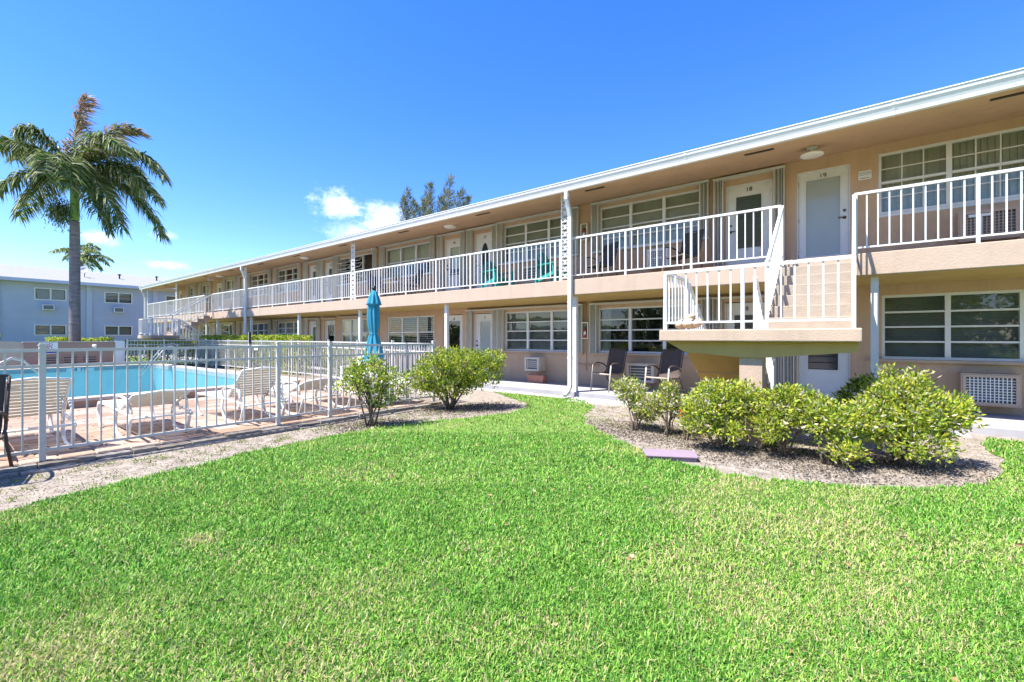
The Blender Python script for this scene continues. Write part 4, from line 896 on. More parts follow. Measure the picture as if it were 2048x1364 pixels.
inst('lettering', text_mesh('NATCHEZ', .042, TXG, .001), sg, (0, -.0095, .042), TROT); inst('lettering', text_mesh('APARTMENTS', .027, TXG, .001), sg, (0, -.0095, .005), TROT)
part(sg, 'small_print', MB().box(-.075, .075, -.0095, -.0085, -.062, -.052), TXG)
lt = thing('ceiling_lamp', 'round white disc lamp on a stem above door 19', 'lamp', (-.62, 9.9, 0), worldcoords=True); zc = soffit_z(9.9)
part(lt, 'mount', MB().box(-.70, -.54, 9.84, 9.96, zc-.035, zc-.004), LAMPG); part(lt, 'stem', MB().tube([(-.62, 9.9, zc-.036), (-.62, 9.9, zc-.13)], .028, 10), LAMPG); part(lt, 'disc', MB().lathe([(.03, .03), (.17, .012), (.19, 0), (.185, -.02), (.1, -.035), (.0, -.04)], 28, c=(-.62, 9.9, zc-.135)), LAMPG, True)
for i, u in enumerate((-10.07, -19.07, -28.57)):
    o = part(None, 'ceiling_lamp', MB().lathe([(.19, 0), (.20, -.02), (.18, -.055), (.10, -.08), (.0, -.085)], 24), LAMPG, True, (u, 9.9, zc+.0)); tag(o, ('largest flush white dome lamp on the soffit near the oval glass door', 'flush white dome lamp on the soffit above the closed umbrella', 'farthest flush white dome lamp on the soffit beside the exit sign')[i], 'lamp', 'flush ceiling lamps')
ex = part(None, 'exit_sign', MB().box(-.02, .02, -.16, .16, -.10, .10), SIGNW, loc=(-29.84, 9.9, 4.83)); tag(ex, 'red and white exit sign hanging from the far soffit', 'sign'); inst('lettering', text_mesh('EXIT', .13, REDM), ex, (.024, 0, 0), (R(90), 0, R(90))); inst('lettering', text_mesh('EXIT', .13, REDM), ex, (-.024, 0, 0), (R(90), 0, R(-90))); part(ex, 'bracket', MB().box(-.015, .015, -.05, .05, .10, .14), SIGNW)
dw = part(None, 'driftwood_log', MB().tube([(-.17, 0, .06), (-.12, .01, .075), (-.05, 0, .085), (.02, .01, .10), (.09, 0, .085), (.15, .02, .10), (.19, .03, .13)], [.03, .062, .07, .085, .07, .06, .025], 9).tube([(-.05, .0, .12), (.0, -.01, .17), (.06, .0, .19), (.13, .02, .17)], [.02, .035, .04, .02], 8), DRIFT, True, (-1.85, 6.42, 1.505)); tag(dw, 'pale driftwood log lying on the stair landing', 'driftwood')
vc = thing('valve_cover', 'flat pale purple box cover lying at the edge of the planting bed', 'cover', (-1.70, 5.22, 0), R(28))
part(vc, 'lid', MB().prism([(-.29, -.16), (.27, -.16), (.29, -.13), (.29, .13), (.27, .16), (-.29, .16)], 'z', .045, .06), LILAC, bevel=.004); part(vc, 'box_side', MB().box(-.265, .265, -.14, .14, .0, .0445), LILAC, bevel=.004)

# ------------------------------------------------------------------ shrubs
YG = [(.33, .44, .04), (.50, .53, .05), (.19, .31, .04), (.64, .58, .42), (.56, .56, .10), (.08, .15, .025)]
def shrub(name, label, cat, base, stems, lobes, nleaf, L, W, cols, wts, group=None, rad=.012, inner=.45):
    """lobes: (x, y, z, rx, ry, rz) relative to the base; leaves sit mostly in the outer shell in twig clusters"""
    t = thing(name, label, cat, (base[0], base[1], 0), 0, group)
    m = MB()
    tips = []
    for k in range(stems):
        lo = lobes[k % len(lobes)]; a = random.uniform(0, 6.28); r = random.uniform(.0, .07); sx, sy = r*math.cos(a), r*math.sin(a)
        e_ = (lo[0]+random.uniform(-.6, .6)*lo[3], lo[1]+random.uniform(-.6, .6)*lo[4], lo[2]+random.uniform(-.1, .6)*lo[5])
        mid = (sx*1.5+(e_[0]-sx)*.35+random.uniform(-.03, .03), sy*1.5+(e_[1]-sy)*.35+random.uniform(-.03, .03), e_[2]*.45)
        pts = [Vector((sx, sy, -.03)), Vector(mid), Vector(e_)]; q = [pts[0], pts[0].lerp(pts[1], .5)+Vector((random.uniform(-.015, .015), random.uniform(-.015, .015), 0)), pts[1], pts[1].lerp(pts[2], .5)+Vector((random.uniform(-.03, .03), random.uniform(-.03, .03), 0)), pts[2]]
        m.tube(q, [rad*1.2, rad, rad*.8, rad*.55, rad*.25], 5)
        for j in range(4):
            p0 = q[random.choice((2, 3))]; e2 = Vector(e_)+Vector((random.gauss(0, .6)*lo[3], random.gauss(0, .6)*lo[4], random.uniform(-.5, .7)*lo[5])); m.tube([p0, p0.lerp(e2, .55)+Vector((0, 0, .02)), e2], [rad*.5, rad*.35, rad*.15], 4)
    part(t, 'stems', m, BARK, True)
    vol = np.array([l[3]*l[4]*l[5] for l in lobes])**.75; ncl = nleaf//7; pick = rng.choice(len(lobes), ncl, p=vol/vol.sum()); lb = np.array(lobes)[pick]
    d = rng.normal(size=(ncl, 3)); d /= np.linalg.norm(d, axis=1, keepdims=True); rr = inner+(1.06-inner)*rng.random(ncl)**.55; rr *= 1+.13*np.sin(d[:, 0]*5+lb[:, 0]*9)*np.cos(d[:, 2]*4+lb[:, 1]*7)
    C0 = lb[:, :3]+d*lb[:, 3:6]*rr[:, None]; keep = C0[:, 2] > .05; C0 = C0[keep]; d = d[keep]; ncl = len(C0)
    clc = rng.uniform(-.12, .12, (ncl, 1))
    P = np.repeat(C0, 7, 0)+rng.normal(0, .030, (ncl*7, 3)); Dr = np.repeat(d, 7, 0)*.6+rng.normal(0, .55, (ncl*7, 3))+np.array([0, 0, .42])
    n = len(P); Ls = rng.uniform(L*.65, L*1.2, n); C = pal(n, cols, wts)*(1+np.repeat(clc, 7, 0))
    me = leaf_mesh('foliage', P, Dr, Ls, Ls*(W/L)*rng.uniform(.8, 1.15, n), np.clip(C, 0, 1), LEAF); link('foliage', me, t); return t
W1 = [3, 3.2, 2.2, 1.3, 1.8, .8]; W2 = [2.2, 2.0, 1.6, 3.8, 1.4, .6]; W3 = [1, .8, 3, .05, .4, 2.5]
shrub('leafy_shrub', 'open leafy sapling shrub with bare lower stems against the pool fence', 'shrub', (-6.07, 4.21), 9,
      [(0, 0, .78, .36, .36, .26), (-.22, -.20, .72, .22, .22, .22), (.26, .24, .66, .24, .24, .24), (.1, .1, .45, .22, .22, .18), (-.1, .0, 1.0, .25, .25, .10)], 2700, .052, .029, YG, [2.4, 2, 3, .35, 1.2, 1.6], rad=.014, inner=.3)
shrub('round_shrub', 'dense rounded green shrub at the corner of the pool fence', 'shrub', (-6.25, 6.15), 12,
      [(-.20, -.22, .72, .40, .40, .30), (.22, .25, .78, .50, .50, .34), (.42, .45, .72, .40, .40, .30), (0, 0, .48, .44, .44, .24), (-.42, -.35, .55, .26, .26, .22), (.0, .1, 1.0, .52, .5, .17), (.55, .55, .98, .3, .3, .15)], 11500, .052, .029, YG, [2.6, 2.4, 2.6, .35, 1.6, 1.5], rad=.018)
bed = [('small shrub with pale dried leaves nearest the sling chairs', (-2.60, 6.45), [(-.10, .05, .58, .20, .20, .16), (.16, .0, .42, .20, .18, .16), (-.22, .05, .66, .16, .16, .10), (.1, .12, .24, .14, .14, .08)], 1250, W2),
       ('thin shrub with bare stems and pale leaves left of the shrub row', (-2.12, 6.38), [(.0, .05, .50, .17, .17, .14), (-.16, 0, .42, .15, .15, .13), (.14, .1, .42, .14, .14, .12), (.02, .05, .68, .10, .10, .08)], 850, W2),
       ('dense yellow green shrub at the left end of the bed row', (-1.30, 6.05), [(-.14, -.1, .54, .30, .30, .20), (.18, .10, .58, .27, .27, .18), (-.2, -.2, .34, .22, .22, .13), (.16, -.20, .28, .15, .15, .10), (-.08, 0, .74, .24, .24, .08), (.22, .1, .74, .12, .12, .10)], 3000, W1),
       ('dense yellow green shrub second in the bed row under the landing', (-.66, 6.12), [(0, 0, .54, .26, .26, .20), (.22, .1, .58, .20, .20, .15), (-.12, -.2, .34, .18, .18, .12), (.05, .05, .72, .20, .20, .08)], 2000, W1),
       ('low spreading shrub in the middle of the bed with leafy tips near the soil', (-.20, 6.0), [(0, 0, .48, .24, .24, .18), (.12, -.14, .20, .16, .16, .10), (-.12, .1, .58, .20, .20, .13), (.22, .12, .46, .20, .20, .14)], 1700, W1),
       ('biggest shrub at the right end of the bed below the lower window', (.40, 6.45), [(0, 0, .60, .38, .36, .26), (.28, .20, .56, .30, .28, .22), (-.24, -.2, .50, .24, .24, .20), (.10, -.18, .30, .30, .28, .15), (.0, .08, .82, .26, .26, .13), (.46, .34, .64, .13, .13, .14), (-.14, .06, .98, .07, .07, .10), (.16, .1, .92, .08, .08, .10)], 5000, [2.6, 3.0, 2.0, 2.2, 1.8, .7])]
for lb, p, lo, n_, wt in bed: shrub('bed_shrub', lb, 'shrub', p, 7, lo, int(n_*1.9), .057, .024, YG, wt, 'shrubs in the planting bed')
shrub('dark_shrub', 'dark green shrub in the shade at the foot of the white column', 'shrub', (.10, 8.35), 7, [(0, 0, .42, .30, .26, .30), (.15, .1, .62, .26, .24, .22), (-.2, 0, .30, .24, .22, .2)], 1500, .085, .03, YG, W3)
fl = shrub('orange_flower', 'small plant with orange flowers beside the left end of the shrub row', 'flower', (-1.80, 6.22), 3, [(0, 0, .34, .07, .07, .08)], 60, .05, .03, [(.7, .09, .02), (.75, .16, .02)], [2, 1])
yf = shrub('yellow_flower', 'yellow flower pot plant on the balcony table', 'flower', (-13.05, 10.15), 4, [(0, 0, .16, .10, .10, .08)], 130, .05, .03, [(.6, .5, .03), (.12, .22, .03)], [2, 1]); yf.location.z = ZF+.63
part(yf, 'pot', MB().lathe([(.06, 0), (.075, .10), (.06, .10), (.0, .08)], 14), NAVY)
def hedge(label, a, b, th, z1, n_, cols=YG, wt=(2.5, 2, 2.5, .1, 1.6, 1.5)):
    a = np.array(a); b = np.array(b); d = (b-a)/np.linalg.norm(b-a); nn = np.array([-d[1], d[0]]); L = np.linalg.norm(b-a)
    t = thing('clipped_hedge', label, 'hedge', ((a+b)[0]/2, (a+b)[1]/2, 0), 0, 'clipped hedges behind the pool fences', True)
    s = rng.random(n_); w_ = (rng.random(n_)-.5); h = rng.random(n_); sh = rng.random(n_)
    w_ = np.where(sh < .45, np.sign(w_)*.5*rng.uniform(.82, 1.08, n_), w_); h = np.where((sh >= .45) & (sh < .8), rng.uniform(.93, 1.03, n_), h)
    P = np.zeros((n_, 3)); P[:, :2] = a+d*(s*L)[:, None]+nn*(w_*th)[:, None]; P[:, 2] = .06+h*(z1-.06)+.03*np.sin(s*L*4)
    Dr = np.zeros((n_, 3)); Dr[:, :2] = nn*np.sign(w_)[:, None]; Dr += rng.normal(0, .7, (n_, 3)); Dr[:, 2] += .5
    link('foliage', leaf_mesh('foliage', P, Dr, rng.uniform(.06, .11, n_), rng.uniform(.04, .06, n_), pal(n_, cols, wt), LEAF), t)
    m = MB(); k = max(2, int(L/.5))
    for i in range(k):
        p = a+d*L*(i+.5)/k; m.tube([(p[0], p[1], 0), (p[0]+random.uniform(-.05, .05), p[1]+random.uniform(-.05, .05), z1*.55), (p[0]+random.uniform(-.15, .15), p[1]+random.uniform(-.1, .1), z1*.92)], [.025, .018, .006], 5)
    part(t, 'stems', m, BARK); return t
hedge('clipped hedge behind the walkway fence left of the latch gate', (-25.9, 8.45), (-20.6, 8.45), .7, 1.42, 6000)
hedge('clipped hedge behind the walkway fence right of the latch gate', (-19.6, 8.45), (-16.3, 8.45), .7, 1.42, 4200)
hedge('clipped hedge behind the walkway fence near the umbrella', (-14.6, 8.5), (-12.4, 8.3), .55, 1.08, 2600)
hedge('clipped hedge behind the far pool fence below the distant stairs', (-25.75, 5.0), (-25.75, 8.0), .7, 1.2, 4200)
hedge('clipped hedge behind the low brown wall at the far end', (-27.0, 2.9), (-27.0, 5.0), .7, 1.33, 2600)
hedge('clipped hedge at the left edge behind the enclosure gate', (-27.0, -2.0), (-27.0, 1.6), .7, 1.5, 4000)

# ------------------------------------------------------------------ palms
RT = np.array([.7926, .6097, 0]); DP = np.array([-.6097, .7926, 0]); ZZ = np.array([0, 0, 1.0])
def frond(p0, p1, p2, nl, ll, cols, wts, wind, droop=.6, wd=.045):
    t = np.linspace(.06, 1, nl)[:, None]; C = (1-t)**2*p0+2*t*(1-t)*p1+t*t*p2; T = 2*(1-t)*(p1-p0)+2*t*(p2-p1); T /= np.linalg.norm(T, axis=1, keepdims=True)
    S = np.cross(T, ZZ); S /= np.linalg.norm(S, axis=1, keepdims=True)+1e-6; V = []; F = []; K = []
    for s in (-1, 1):
        for rep in range(2):
            n = nl; up = np.cross(S*s, T)*s; ln = ll*(.45+.55*np.sin(np.pi*np.clip(t*.85+.12, 0, 1)))*rng.uniform(.75, 1.1, (n, 1))
            D = S*s*.9+T*.55+rng.normal(0, .2, (n, 3))+ZZ*rng.uniform(-.35, .35, (n, 1)); D /= np.linalg.norm(D, axis=1, keepdims=True)
            b = C+rng.normal(0, .01, (n, 3)); m_ = b+D*ln*.5-ZZ*ln*.10*droop+wind*ln*.1; e_ = b+D*ln*.82-ZZ*ln*.62*droop+wind*ln*.42
            W = np.cross(D, rng.normal(size=(n, 3))); W /= np.linalg.norm(W, axis=1, keepdims=True); W *= wd/2
            o = len(V)*0+sum(len(x) for x in V); V.append(np.stack([b-W*.5, b+W*.5, m_-W, m_+W, e_], 1).reshape(-1, 3)); i = np.arange(n)*5+o
            F += [np.stack([i, i+1, i+3], 1), np.stack([i, i+3, i+2], 1), np.stack([i+2, i+3, i+4], 1)]; K.append(np.repeat(pal(n, cols, wts, .25), 5, 0))
    return np.concatenate(V), np.concatenate(F), np.concatenate(K), np.concatenate([C[::max(1, nl//8)], C[-1:]])
GP = [(.09, .16, .035), (.19, .25, .06), (.31, .33, .16), (.045, .085, .02), (.46, .43, .28)]; GW = [3, 2.6, 1.5, 2, .8]
BRN = [(.34, .22, .14), (.26, .15, .13), (.38, .30, .18), (.2, .2, .08)]; BWT = [2, 2, 1.5, 1.2]
def palm_t():
    base = np.array([-26.4, 3.68, 0]); t = thing('royal_palm', 'tall royal palm with grey trunk and windblown crown behind the pool', 'palm tree', tuple(base))
    prof = [(.22, 0), (.205, .3), (.19, 1.2), (.178, 3.0), (.178, 4.6), (.17, 5.7), (.155, 6.4)]; pr = []
    for i in range(len(prof)-1):
        k = max(2, int((prof[i+1][1]-prof[i][1])/.11))
        for j in range(k):
            f = j/k; r = prof[i][0]+(prof[i+1][0]-prof[i][0])*f; z = prof[i][1]+(prof[i+1][1]-prof[i][1])*f; pr += [(r, z), (r*1.012, z+.045), (r*.985, z+.075)]
    part(t, 'trunk', MB().lathe(pr, 18), PTRUNK, True)
    part(t, 'crown_shaft', MB().lathe([(.155, 6.4), (.165, 6.6), (.15, 7.3), (.14, 7.9), (.12, 8.3), (.05, 8.6)], 16), PSHAFT, True)
    c = np.array([0, 0, 8.40]); px = 19/890
    def W(x, y, dp=0): return c+RT*((x-147)*px*.93)+ZZ*((345-y)*px)+DP*dp           # metres right/up/away from the crown's heart
    fr = [  # end x,y,depth ; control x,y,depth ; leaflets, length, brown?
        ((2, 305, -.6), (60, 262, -.4), 60, .85, 0), ((-25, 300, .8), (60, 270, .5), 60, .8, 0), ((10, 425, .3), (70, 330, .3), 64, .75, 0), ((28, 400, -1.0), (80, 330, -.6), 56, .7, 0),
        ((158, 186, .3), (128, 250, .2), 62, .75, 1), ((90, 285, -1.2), (120, 255, -.8), 56, .8, 0), ((268, 252, .5), (205, 225, .3), 60, .7, 2), ((318, 345, .6), (245, 235, .5), 66, .8, 0), ((300, 320, -1.0), (225, 240, -.7), 62, .8, 0),
        ((318, 395, .2), (240, 300, .4), 60, .75, 0), ((302, 460, .9), (235, 320, .7), 64, .8, 0), ((280, 462, -.7), (215, 320, -.8), 64, .8, 0), ((205, 458, .4), (180, 360, .3), 50, .6, 0), ((255, 440, -1.3), (190, 300, -1.1), 60, .8, 0),
        ((200, 385, -2.2), (170, 300, -1.6), 60, .8, 0), ((190, 350, 2.4), (165, 270, 1.6), 56, .8, 0), ((110, 350, 2.0), (130, 280, 1.4), 50, .75, 0), ((225, 330, 1.8), (190, 270, 1.4), 56, .8, 0), ((230, 400, -1.8), (200, 300, -1.4), 60, .75, 0)]
    wind = RT*.5-ZZ*.05
    for (e_, k_, nl, ll, br) in fr:
        cols, wt = (GP, GW) if br == 0 else ((BRN, BWT) if br == 1 else (GP+BRN, [1, 1, .5, .5, .3, 1.5, 1, 1, .5]))
        V, F, K, C = frond(c+np.array([0, 0, -.1]), W(*k_), W(*e_), int(nl*1.7), ll*(1.4 if br == 1 else 1.28), cols, wt, wind*(1.9 if br else .6), .25 if br else .82, .052)
        o = link('frond', tinted('frond', V, F, K, LEAF), t); part(o, 'rib', MB().tube([tuple(p) for p in C], [.03-.025*i/len(C) for i in range(len(C))], 5), PSHAFT)
    n_ = 1400; P = np.array(W(128, 422, -.25))+rng.normal(0, 1, (n_, 3))*np.array([.22, .22, .26]); D = np.array([0, 0, -1.0])+rng.normal(0, .5, (n_, 3))
    link('seed_cluster', leaf_mesh('seed_cluster', P, D, rng.uniform(.10, .25, n_), rng.uniform(.02, .04, n_), pal(n_, GP[:4], [2, 2, 1, 2]), LEAF), t)
palm_t()
def fan_palm():
    base = np.array([-61.0, 9.0, 0]); t = thing('small_palm', 'small distant palm seen behind the tall palm trunk', 'palm tree', tuple(base))
    part(t, 'trunk', MB().tube([(0, 0, 0), (.1, 0, 4), (0, 0, 9.4)], [.22, .17, .15], 10), PTRUNK, True); c = np.array([0, 0, 9.4])
    for (x, y, dp) in ((-2.9, -.2, .5), (-2.2, .9, -.6), (-1.6, -1.2, .4), (1.6, 1.5, .5), (2.6, .6, -.4), (2.9, -.9, .5), (1.9, -1.7, -.6), (.8, 2.0, .3), (-.8, 1.8, .6), (2.2, -.1, 1.6), (-1.5, .3, -1.8), (.9, -1.5, 1.4)):
        e_ = c+RT*x*.75+ZZ*y*.7+DP*dp; k_ = c+RT*x*.45+ZZ*(y*.4+.8)+DP*dp*.6; V, F, K, C = frond(c, k_, e_, 36, .75, GP, GW, RT*.3, .8, .08)
        o = link('frond', tinted('frond', V, F, K*1.3, LEAF), t)
fan_palm()
# feathery pine crowns above the roof
def casuarina():
    base = np.array([-22.3, 20.6, 0]); t = thing('feathery_pine', 'feathery pine tree whose wispy tops rise above the roof', 'tree', tuple(base)); m = MB(); s = 30/890
    P = []; D = []; Lh = []
    m.tube([(0, 0, 0), (.1, 0, 4), (0, 0, 7.5)], [.3, .24, .18], 10)
    for (x, ytop, ybot, wd, lean) in ((818, 385, 480, 13, 4), (812, 405, 470, 9, -3), (845, 400, 470, 11, 3), (866, 380, 470, 14, 8), (858, 395, 460, 10, 0), (905, 362, 460, 17, 8), (892, 372, 460, 12, 5), (925, 378, 450, 12, 16), (880, 390, 460, 12, -2), (935, 390, 440, 8, 12), (835, 415, 480, 12, 0)):
        top = RT*((x-873)*s)+ZZ*(1.4+(675-ytop)*s); bot = RT*((x-lean*1.5-873)*s*.9)+ZZ*(1.4+(675-ybot)*s); dp = DP*random.uniform(-1.4, 1.4); top = top+dp; bot = bot+dp*.7
        m.tube([(0, 0, 6.5+random.uniform(0, 1)), tuple(bot), tuple(bot*.5+top*.5+RT*.05), tuple(top)], [.09, .06, .03, .008], 5)
        lean += 5; wd *= 1.35; n_ = 560; f = rng.random(n_)**.8; c = bot+(top-bot)*f[:, None]; r = wd*s*(1-f)**.6*rng.uniform(.1, 1, n_); a = rng.random(n_)*6.28
        side = np.cos(a)[:, None]*RT+np.sin(a)[:, None]*DP; gap = (np.sin(f*23+x)+np.cos(a*2+f*9)) > -.8
        P.append((c+side*r[:, None]+rng.normal(0, .04, (n_, 3)))[gap]); D.append((side*.6+ZZ*.75+RT*.35+rng.normal(0, .35, (n_, 3)))[gap])
    P = np.concatenate(P); D = np.concatenate(D); n_ = len(P)
    part(t, 'trunk', m, BARK, True); link('crown', leaf_mesh('crown', P, D, rng.uniform(.20, .44, n_), rng.uniform(.022, .042, n_), pal(n_, [(.13, .17, .07), (.20, .21, .10), (.30, .25, .15), (.07, .10, .05)], [3, 2.4, 1.3, 1.6], .25), LEAF), t)
casuarina()

# ------------------------------------------------------------------ what the windows mirror: trees and a tiled house behind the camera
hs = thing('tile_roof_house', 'house with a clay tile roof mirrored in the lower windows', 'house', (-1, -22, 0))
part(hs, 'wall', MB().box(-7, 7, -4, 4, 0, 3.0), SLAB); part(hs, 'roof', MB().add([(-7.8, -4.8, 2.9), (7.8, -4.8, 2.9), (7.8, 4.8, 2.9), (-7.8, 4.8, 2.9), (-3.5, 0, 5.2), (3.5, 0, 5.2)], [(0, 1, 5, 4), (1, 2, 5), (2, 3, 4, 5), (3, 0, 4), (3, 2, 1, 0)]), TILER)
struct('garden_lawn', MB().add([(-60,-60,.008),(40,-60,.008),(40,-9.2,.008),(-60,-9.2,.008)], [(0,1,2,3)]), SOILG)
def back_tree(label, x, y, h, r, n_):
    t = thing('garden_tree', label, 'tree', (x, y, 0), 0, 'trees mirrored in the windows'); m = MB().tube([(0, 0, 0), (.1, 0, h*.35), (0, .1, h*.6)], [.2, .15, .1], 8); lob = []
    for k in range(7):
        a = k*2.4; p = np.array([math.cos(a)*r*.55, math.sin(a)*r*.55, h*(.55+.06*k)]); lob.append(p); m.tube([(0, 0, h*.35), tuple(p)], [.09, .03], 5)
    part(t, 'trunk', m, BARK); lob = np.array(lob)[rng.integers(0, 7, n_)]; d = rng.normal(size=(n_, 3)); d /= np.linalg.norm(d, axis=1, keepdims=True); P = lob+d*r*.55*rng.random((n_, 1))**.4
    link('crown', leaf_mesh('crown', P, d+ZZ*.2, rng.uniform(.18, .34, n_), rng.uniform(.12, .2, n_), pal(n_, YG[:3]+[YG[5]], [1, .6, 2, 2]), LEAF), t)
for i, (x, y, h, r) in enumerate(((-14, -17, 6, 3), (3, -13, 5, 2.4), (8.5, -14, 5.5, 2.8), (13, -13, 6, 3), (18, -9, 6, 3))):
    back_tree('leafy tree mirrored in the %s window' % ('farthest', 'middle', 'lower right', 'rightmost', 'upper right')[i], x, y, h, r, 2600)

th_ = thing('tall_hedge', 'tall dark hedge mirrored along the ground floor windows', 'hedge', (-6, -17.5, 0))
n_ = 12000; P = np.stack([rng.uniform(-34, 30, n_), rng.normal(0, .5, n_), rng.uniform(.05, 1, n_)**.8*2.7], 1); link('foliage', leaf_mesh('foliage', P, rng.normal(0, .6, (n_, 3))+np.array([0, .6, .3]), rng.uniform(.3, .5, n_), rng.uniform(.2, .32, n_), pal(n_, YG[2:3]+[YG[5]], [1, 2]), LEAF), th_)
hm = MB()
for k in range(40): hm.tube([(-33+k*1.6, 0, 0), (-33+k*1.6, .1, 2.2)], [.06, .02], 5)
part(th_, 'stems', hm, BARK)
# ------------------------------------------------------------------ grass, weeds, litter, gravel
def depth_lat(x, y): return -.6097*x+.7926*y, .7926*x+.6097*y
def blades(n_, dmin, dmax, hgt, wid, bent=True):
    d = np.sqrt(rng.random(int(n_))*(dmax**2-dmin**2)+dmin**2); l = (rng.random(int(n_))*2-1)*(1.2*d+.7)
    x = -.6097*d+.7926*l; y = .7926*d+.6097*l; P = np.stack([x, y], 1); P = P[inside(P, LAWN)]; return P, hgt, wid
def lownoise(P, s, seed):
    r = np.random.default_rng(seed); v = np.zeros(len(P))
    for k in range(6): a = r.uniform(0, 6.28); f = s*r.uniform(.6, 1.8); v += np.sin((P[:, 0]*math.cos(a)+P[:, 1]*math.sin(a))*f+r.uniform(0, 6.28))
    return v/6
VS, FS, CS, off = [], [], [], 0
for (n_, d0, d1, hg, wd) in ((230000, 1.15, 2.6, .031, .0052), (170000, 2.6, 4.2, .034, .0068), (130000, 4.2, 6.5, .037, .009), (90000, 6.5, 12.5, .04, .012)):
    P, _, _ = blades(n_, d0, d1, hg, wd); n = len(P); dry = np.clip(lownoise(P, 1.6, 3)*1.3+lownoise(P, 4.5, 5)*.9-.08, 0, 1)
    tall = (1+.25*lownoise(P, 3.1, 9))*np.where(rng.random(n) < .05, 1.6, 1)
    for gx_, gy_, gs, ga in ((-2.8, .39, .16, .75), (1.2, 4.18, .3, .8), (.2, 2.9, .12, .5), (-.43, 2.6, .12, .75), (-1.6, .9, .1, .4), (-3.54, 1.11, .012, 1.6), (1.6, 6.2, .4, .7), (-3.9, 6.6, .05, .6), (-1.0, 4.75, .05, .4), (.6, 5.4, .05, .4), (-5.6, 3.0, .03, .4)): dry += ga*np.exp(-((P[:, 0]-gx_)**2+(P[:, 1]-gy_)**2)/gs)
    h = hg*rng.uniform(.55, 1.25, n)*tall; th = rng.random(n)*6.283; tl = np.abs(rng.normal(.85, .5, n)); dr = np.stack([np.cos(th), np.sin(th)], 1); sd = np.stack([-dr[:, 1], dr[:, 0]], 1); w_ = wd*rng.uniform(.7, 1.25, n)
    b = np.zeros((n, 3)); b[:, :2] = P; b[:, 2] = .004; S = np.zeros((n, 3)); S[:, :2] = sd*(w_/2)[:, None]
    m_ = b.copy(); m_[:, :2] += dr*(h*np.sin(tl*.6)*.55)[:, None]; m_[:, 2] += h*np.cos(tl*.6)*.6
    e_ = m_.copy(); e_[:, :2] += dr*(h*np.sin(tl*1.25)*.6)[:, None]; e_[:, 2] += h*np.cos(np.clip(tl*1.25, 0, 1.9))*.5
    V = np.stack([b-S, b+S, m_-S*.95, m_+S*.95, e_], 1).reshape(-1, 3); i = np.arange(n)*5+off
    g = np.array([(.11, .31, .035), (.185, .405, .05), (.29, .47, .08), (.055, .185, .027)])[rng.integers(0, 4, n)]*(1+rng.uniform(-.15, .15, (n, 1))); tan = np.array([(.52, .43, .24), (.42, .42, .18)])[rng.integers(0, 2, n)]
    isd = rng.random(n) < np.clip(.06+.46*dry, 0, .8); c = np.where(isd[:, None], tan, g*(1+.30*dry[:, None]*np.array([1.6, .6, .6])))
    VS.append(V); FS += [np.stack([i, i+1, i+3], 1), np.stack([i, i+3, i+2], 1), np.stack([i+2, i+3, i+4], 1)]; CS.append(np.repeat(c, 5, 0)); off += n*5
o = link('lawn_grass', tinted('lawn_grass', np.concatenate(VS), np.concatenate(FS), np.clip(np.concatenate(CS), 0, 1), GRASS)); tag(o, 'short bright green lawn grass with pale dry patches', 'grass', kind='stuff')
def scatter(name, label, cat, P, L, W, cols, wt, m, up=.3, z=.006, fold=.2):
    n = len(P); Q = np.zeros((n, 3)); Q[:, :2] = P; Q[:, 2] = z+rng.random(n)*.008; D = rng.normal(0, 1, (n, 3)); D[:, 2] = np.abs(D[:, 2])*up
    o = link(name, leaf_mesh(name, Q, D, rng.uniform(*L, n), rng.uniform(*W, n), pal(n, cols, wt), m, fold)); tag(o, label, cat, kind='stuff')
def rect(n, a, b, c, d): return np.stack([rng.uniform(a, b, n), rng.uniform(c, d, n)], 1)
Pw = []
for _ in range(150):
    c = np.array([random.uniform(-6.6, -5.6), random.uniform(-.5, 6)]); Pw.append(c+rng.normal(0, .045, (random.randint(6, 30), 2)))
for _ in range(60):
    c = np.array([random.uniform(-7.15, -6.85), random.uniform(-.5, 6)]); Pw.append(c+rng.normal(0, .04, (random.randint(6, 30), 2)))
for _ in range(120):
    c = np.array([random.uniform(-4, -.5), random.uniform(6.2, 8.9)]); Pw.append(c+rng.normal(0, .07, (random.randint(10, 40), 2)))
Pw = np.concatenate(Pw); Pw = Pw[~inside(Pw, LAWN)]
scatter('sand_weeds', 'small green weeds sprouting in the bare sand', 'weeds', Pw, (.015, .045), (.006, .012), [(.16, .26, .04), (.30, .33, .09), (.42, .38, .2)], [3, 2, 1], GRASS, 1.2)
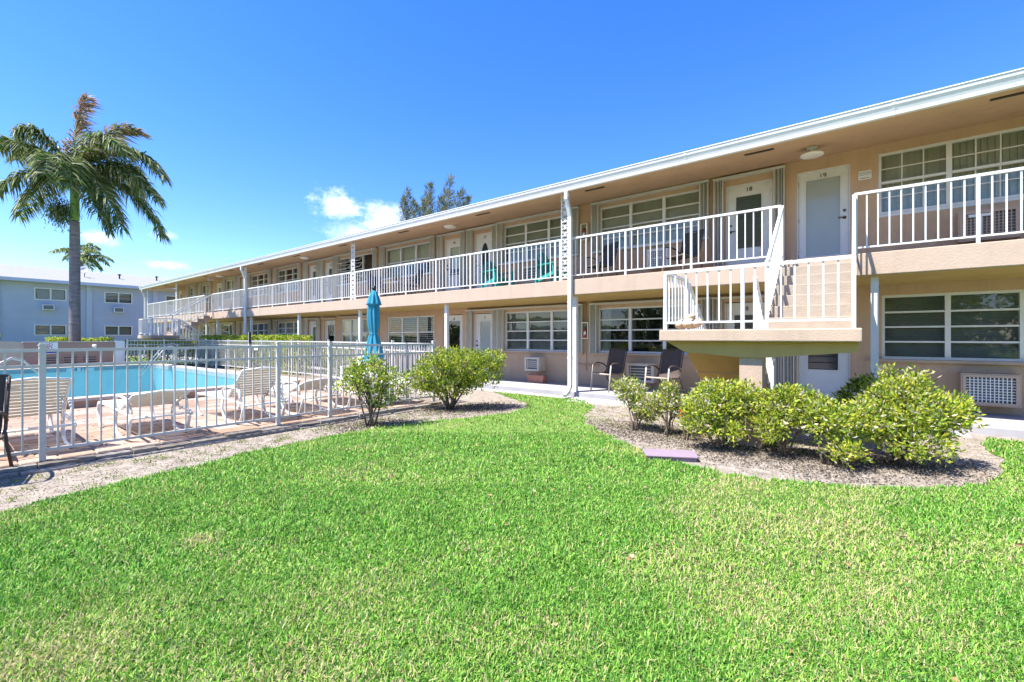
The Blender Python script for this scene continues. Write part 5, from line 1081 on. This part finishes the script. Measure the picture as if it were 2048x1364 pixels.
Pl = np.concatenate([rect(52000, -3.9, 1.5, 4.9, 8.6), rect(16000, -6.8, -5.1, 3.2, 8.0), rect(3000, -6.6, -5.5, -1, 4)]); Pl = Pl[~inside(Pl, LAWN)]; 
bases = np.array([(-2.6, 6.45), (-2.12, 6.38), (-1.3, 6.05), (-.66, 6.12), (-.2, 6.0), (.40, 6.45), (-6.25, 6.15), (-6.07, 4.21), (-5.9, 6.7)]); dm = np.min(np.linalg.norm(Pl[:, None]-bases[None], axis=2), 1)
Pl = Pl[lownoise(Pl, 2.3, 21)*.5+rng.normal(0, .25, len(Pl))+.72-dm*1.15 > 0]
scatter('leaf_litter', 'dry leaf litter and wood chips scattered over the sandy beds', 'litter', Pl, (.012, .042), (.005, .016), [(.10, .08, .06), (.22, .17, .12), (.06, .05, .04), (.34, .28, .21)], [3, 2, 2.4, 1.0], LITTER, .25)
Pt = np.concatenate([rect(10000, -6.75, -5.2, -1.5, 6.5), rect(12000, -4.2, 1.5, 4.9, 8.8)]); Pt = Pt[~inside(Pt, LAWN)]
scatter('sand_grit', 'fine grit and twigs lying on the bare sand', 'grit', Pt, (.006, .024), (.004, .010), [(.30, .26, .21), (.18, .15, .12), (.42, .38, .33), (.10, .085, .07)], [3, 2.4, 1.6, 1.4], LITTER, .3, .002)
Pf = rect(260, -5.6, 3, .6, 8.6); Pf = Pf[inside(Pf, LAWN)]
scatter('fallen_leaves', 'a few dry leaves fallen on the lawn', 'leaves', Pf, (.03, .06), (.015, .03), [(.30, .20, .09), (.42, .33, .18), (.2, .13, .07)], [1, 1, 1], LITTER, .3, .028)
# white stones along the walkway
gm = MB(); Pg = np.concatenate([rect(2600, -9, 1.3, 8.86, 9.17), rect(500, -5, -2.6, 8.4, 8.9)])
for x, y in Pg:
    r = random.uniform(.012, .03); gm.add([(x+r, y, .0), (x-.5*r, y+.8*r, .0), (x-.6*r, y-.8*r, .0), (x, y, r*.9)], [(0, 1, 3), (1, 2, 3), (2, 0, 3)])
o = part(None, 'white_gravel', gm, GRAV); tag(o, 'strip of small white stones along the walkway edge', 'gravel', kind='stuff')
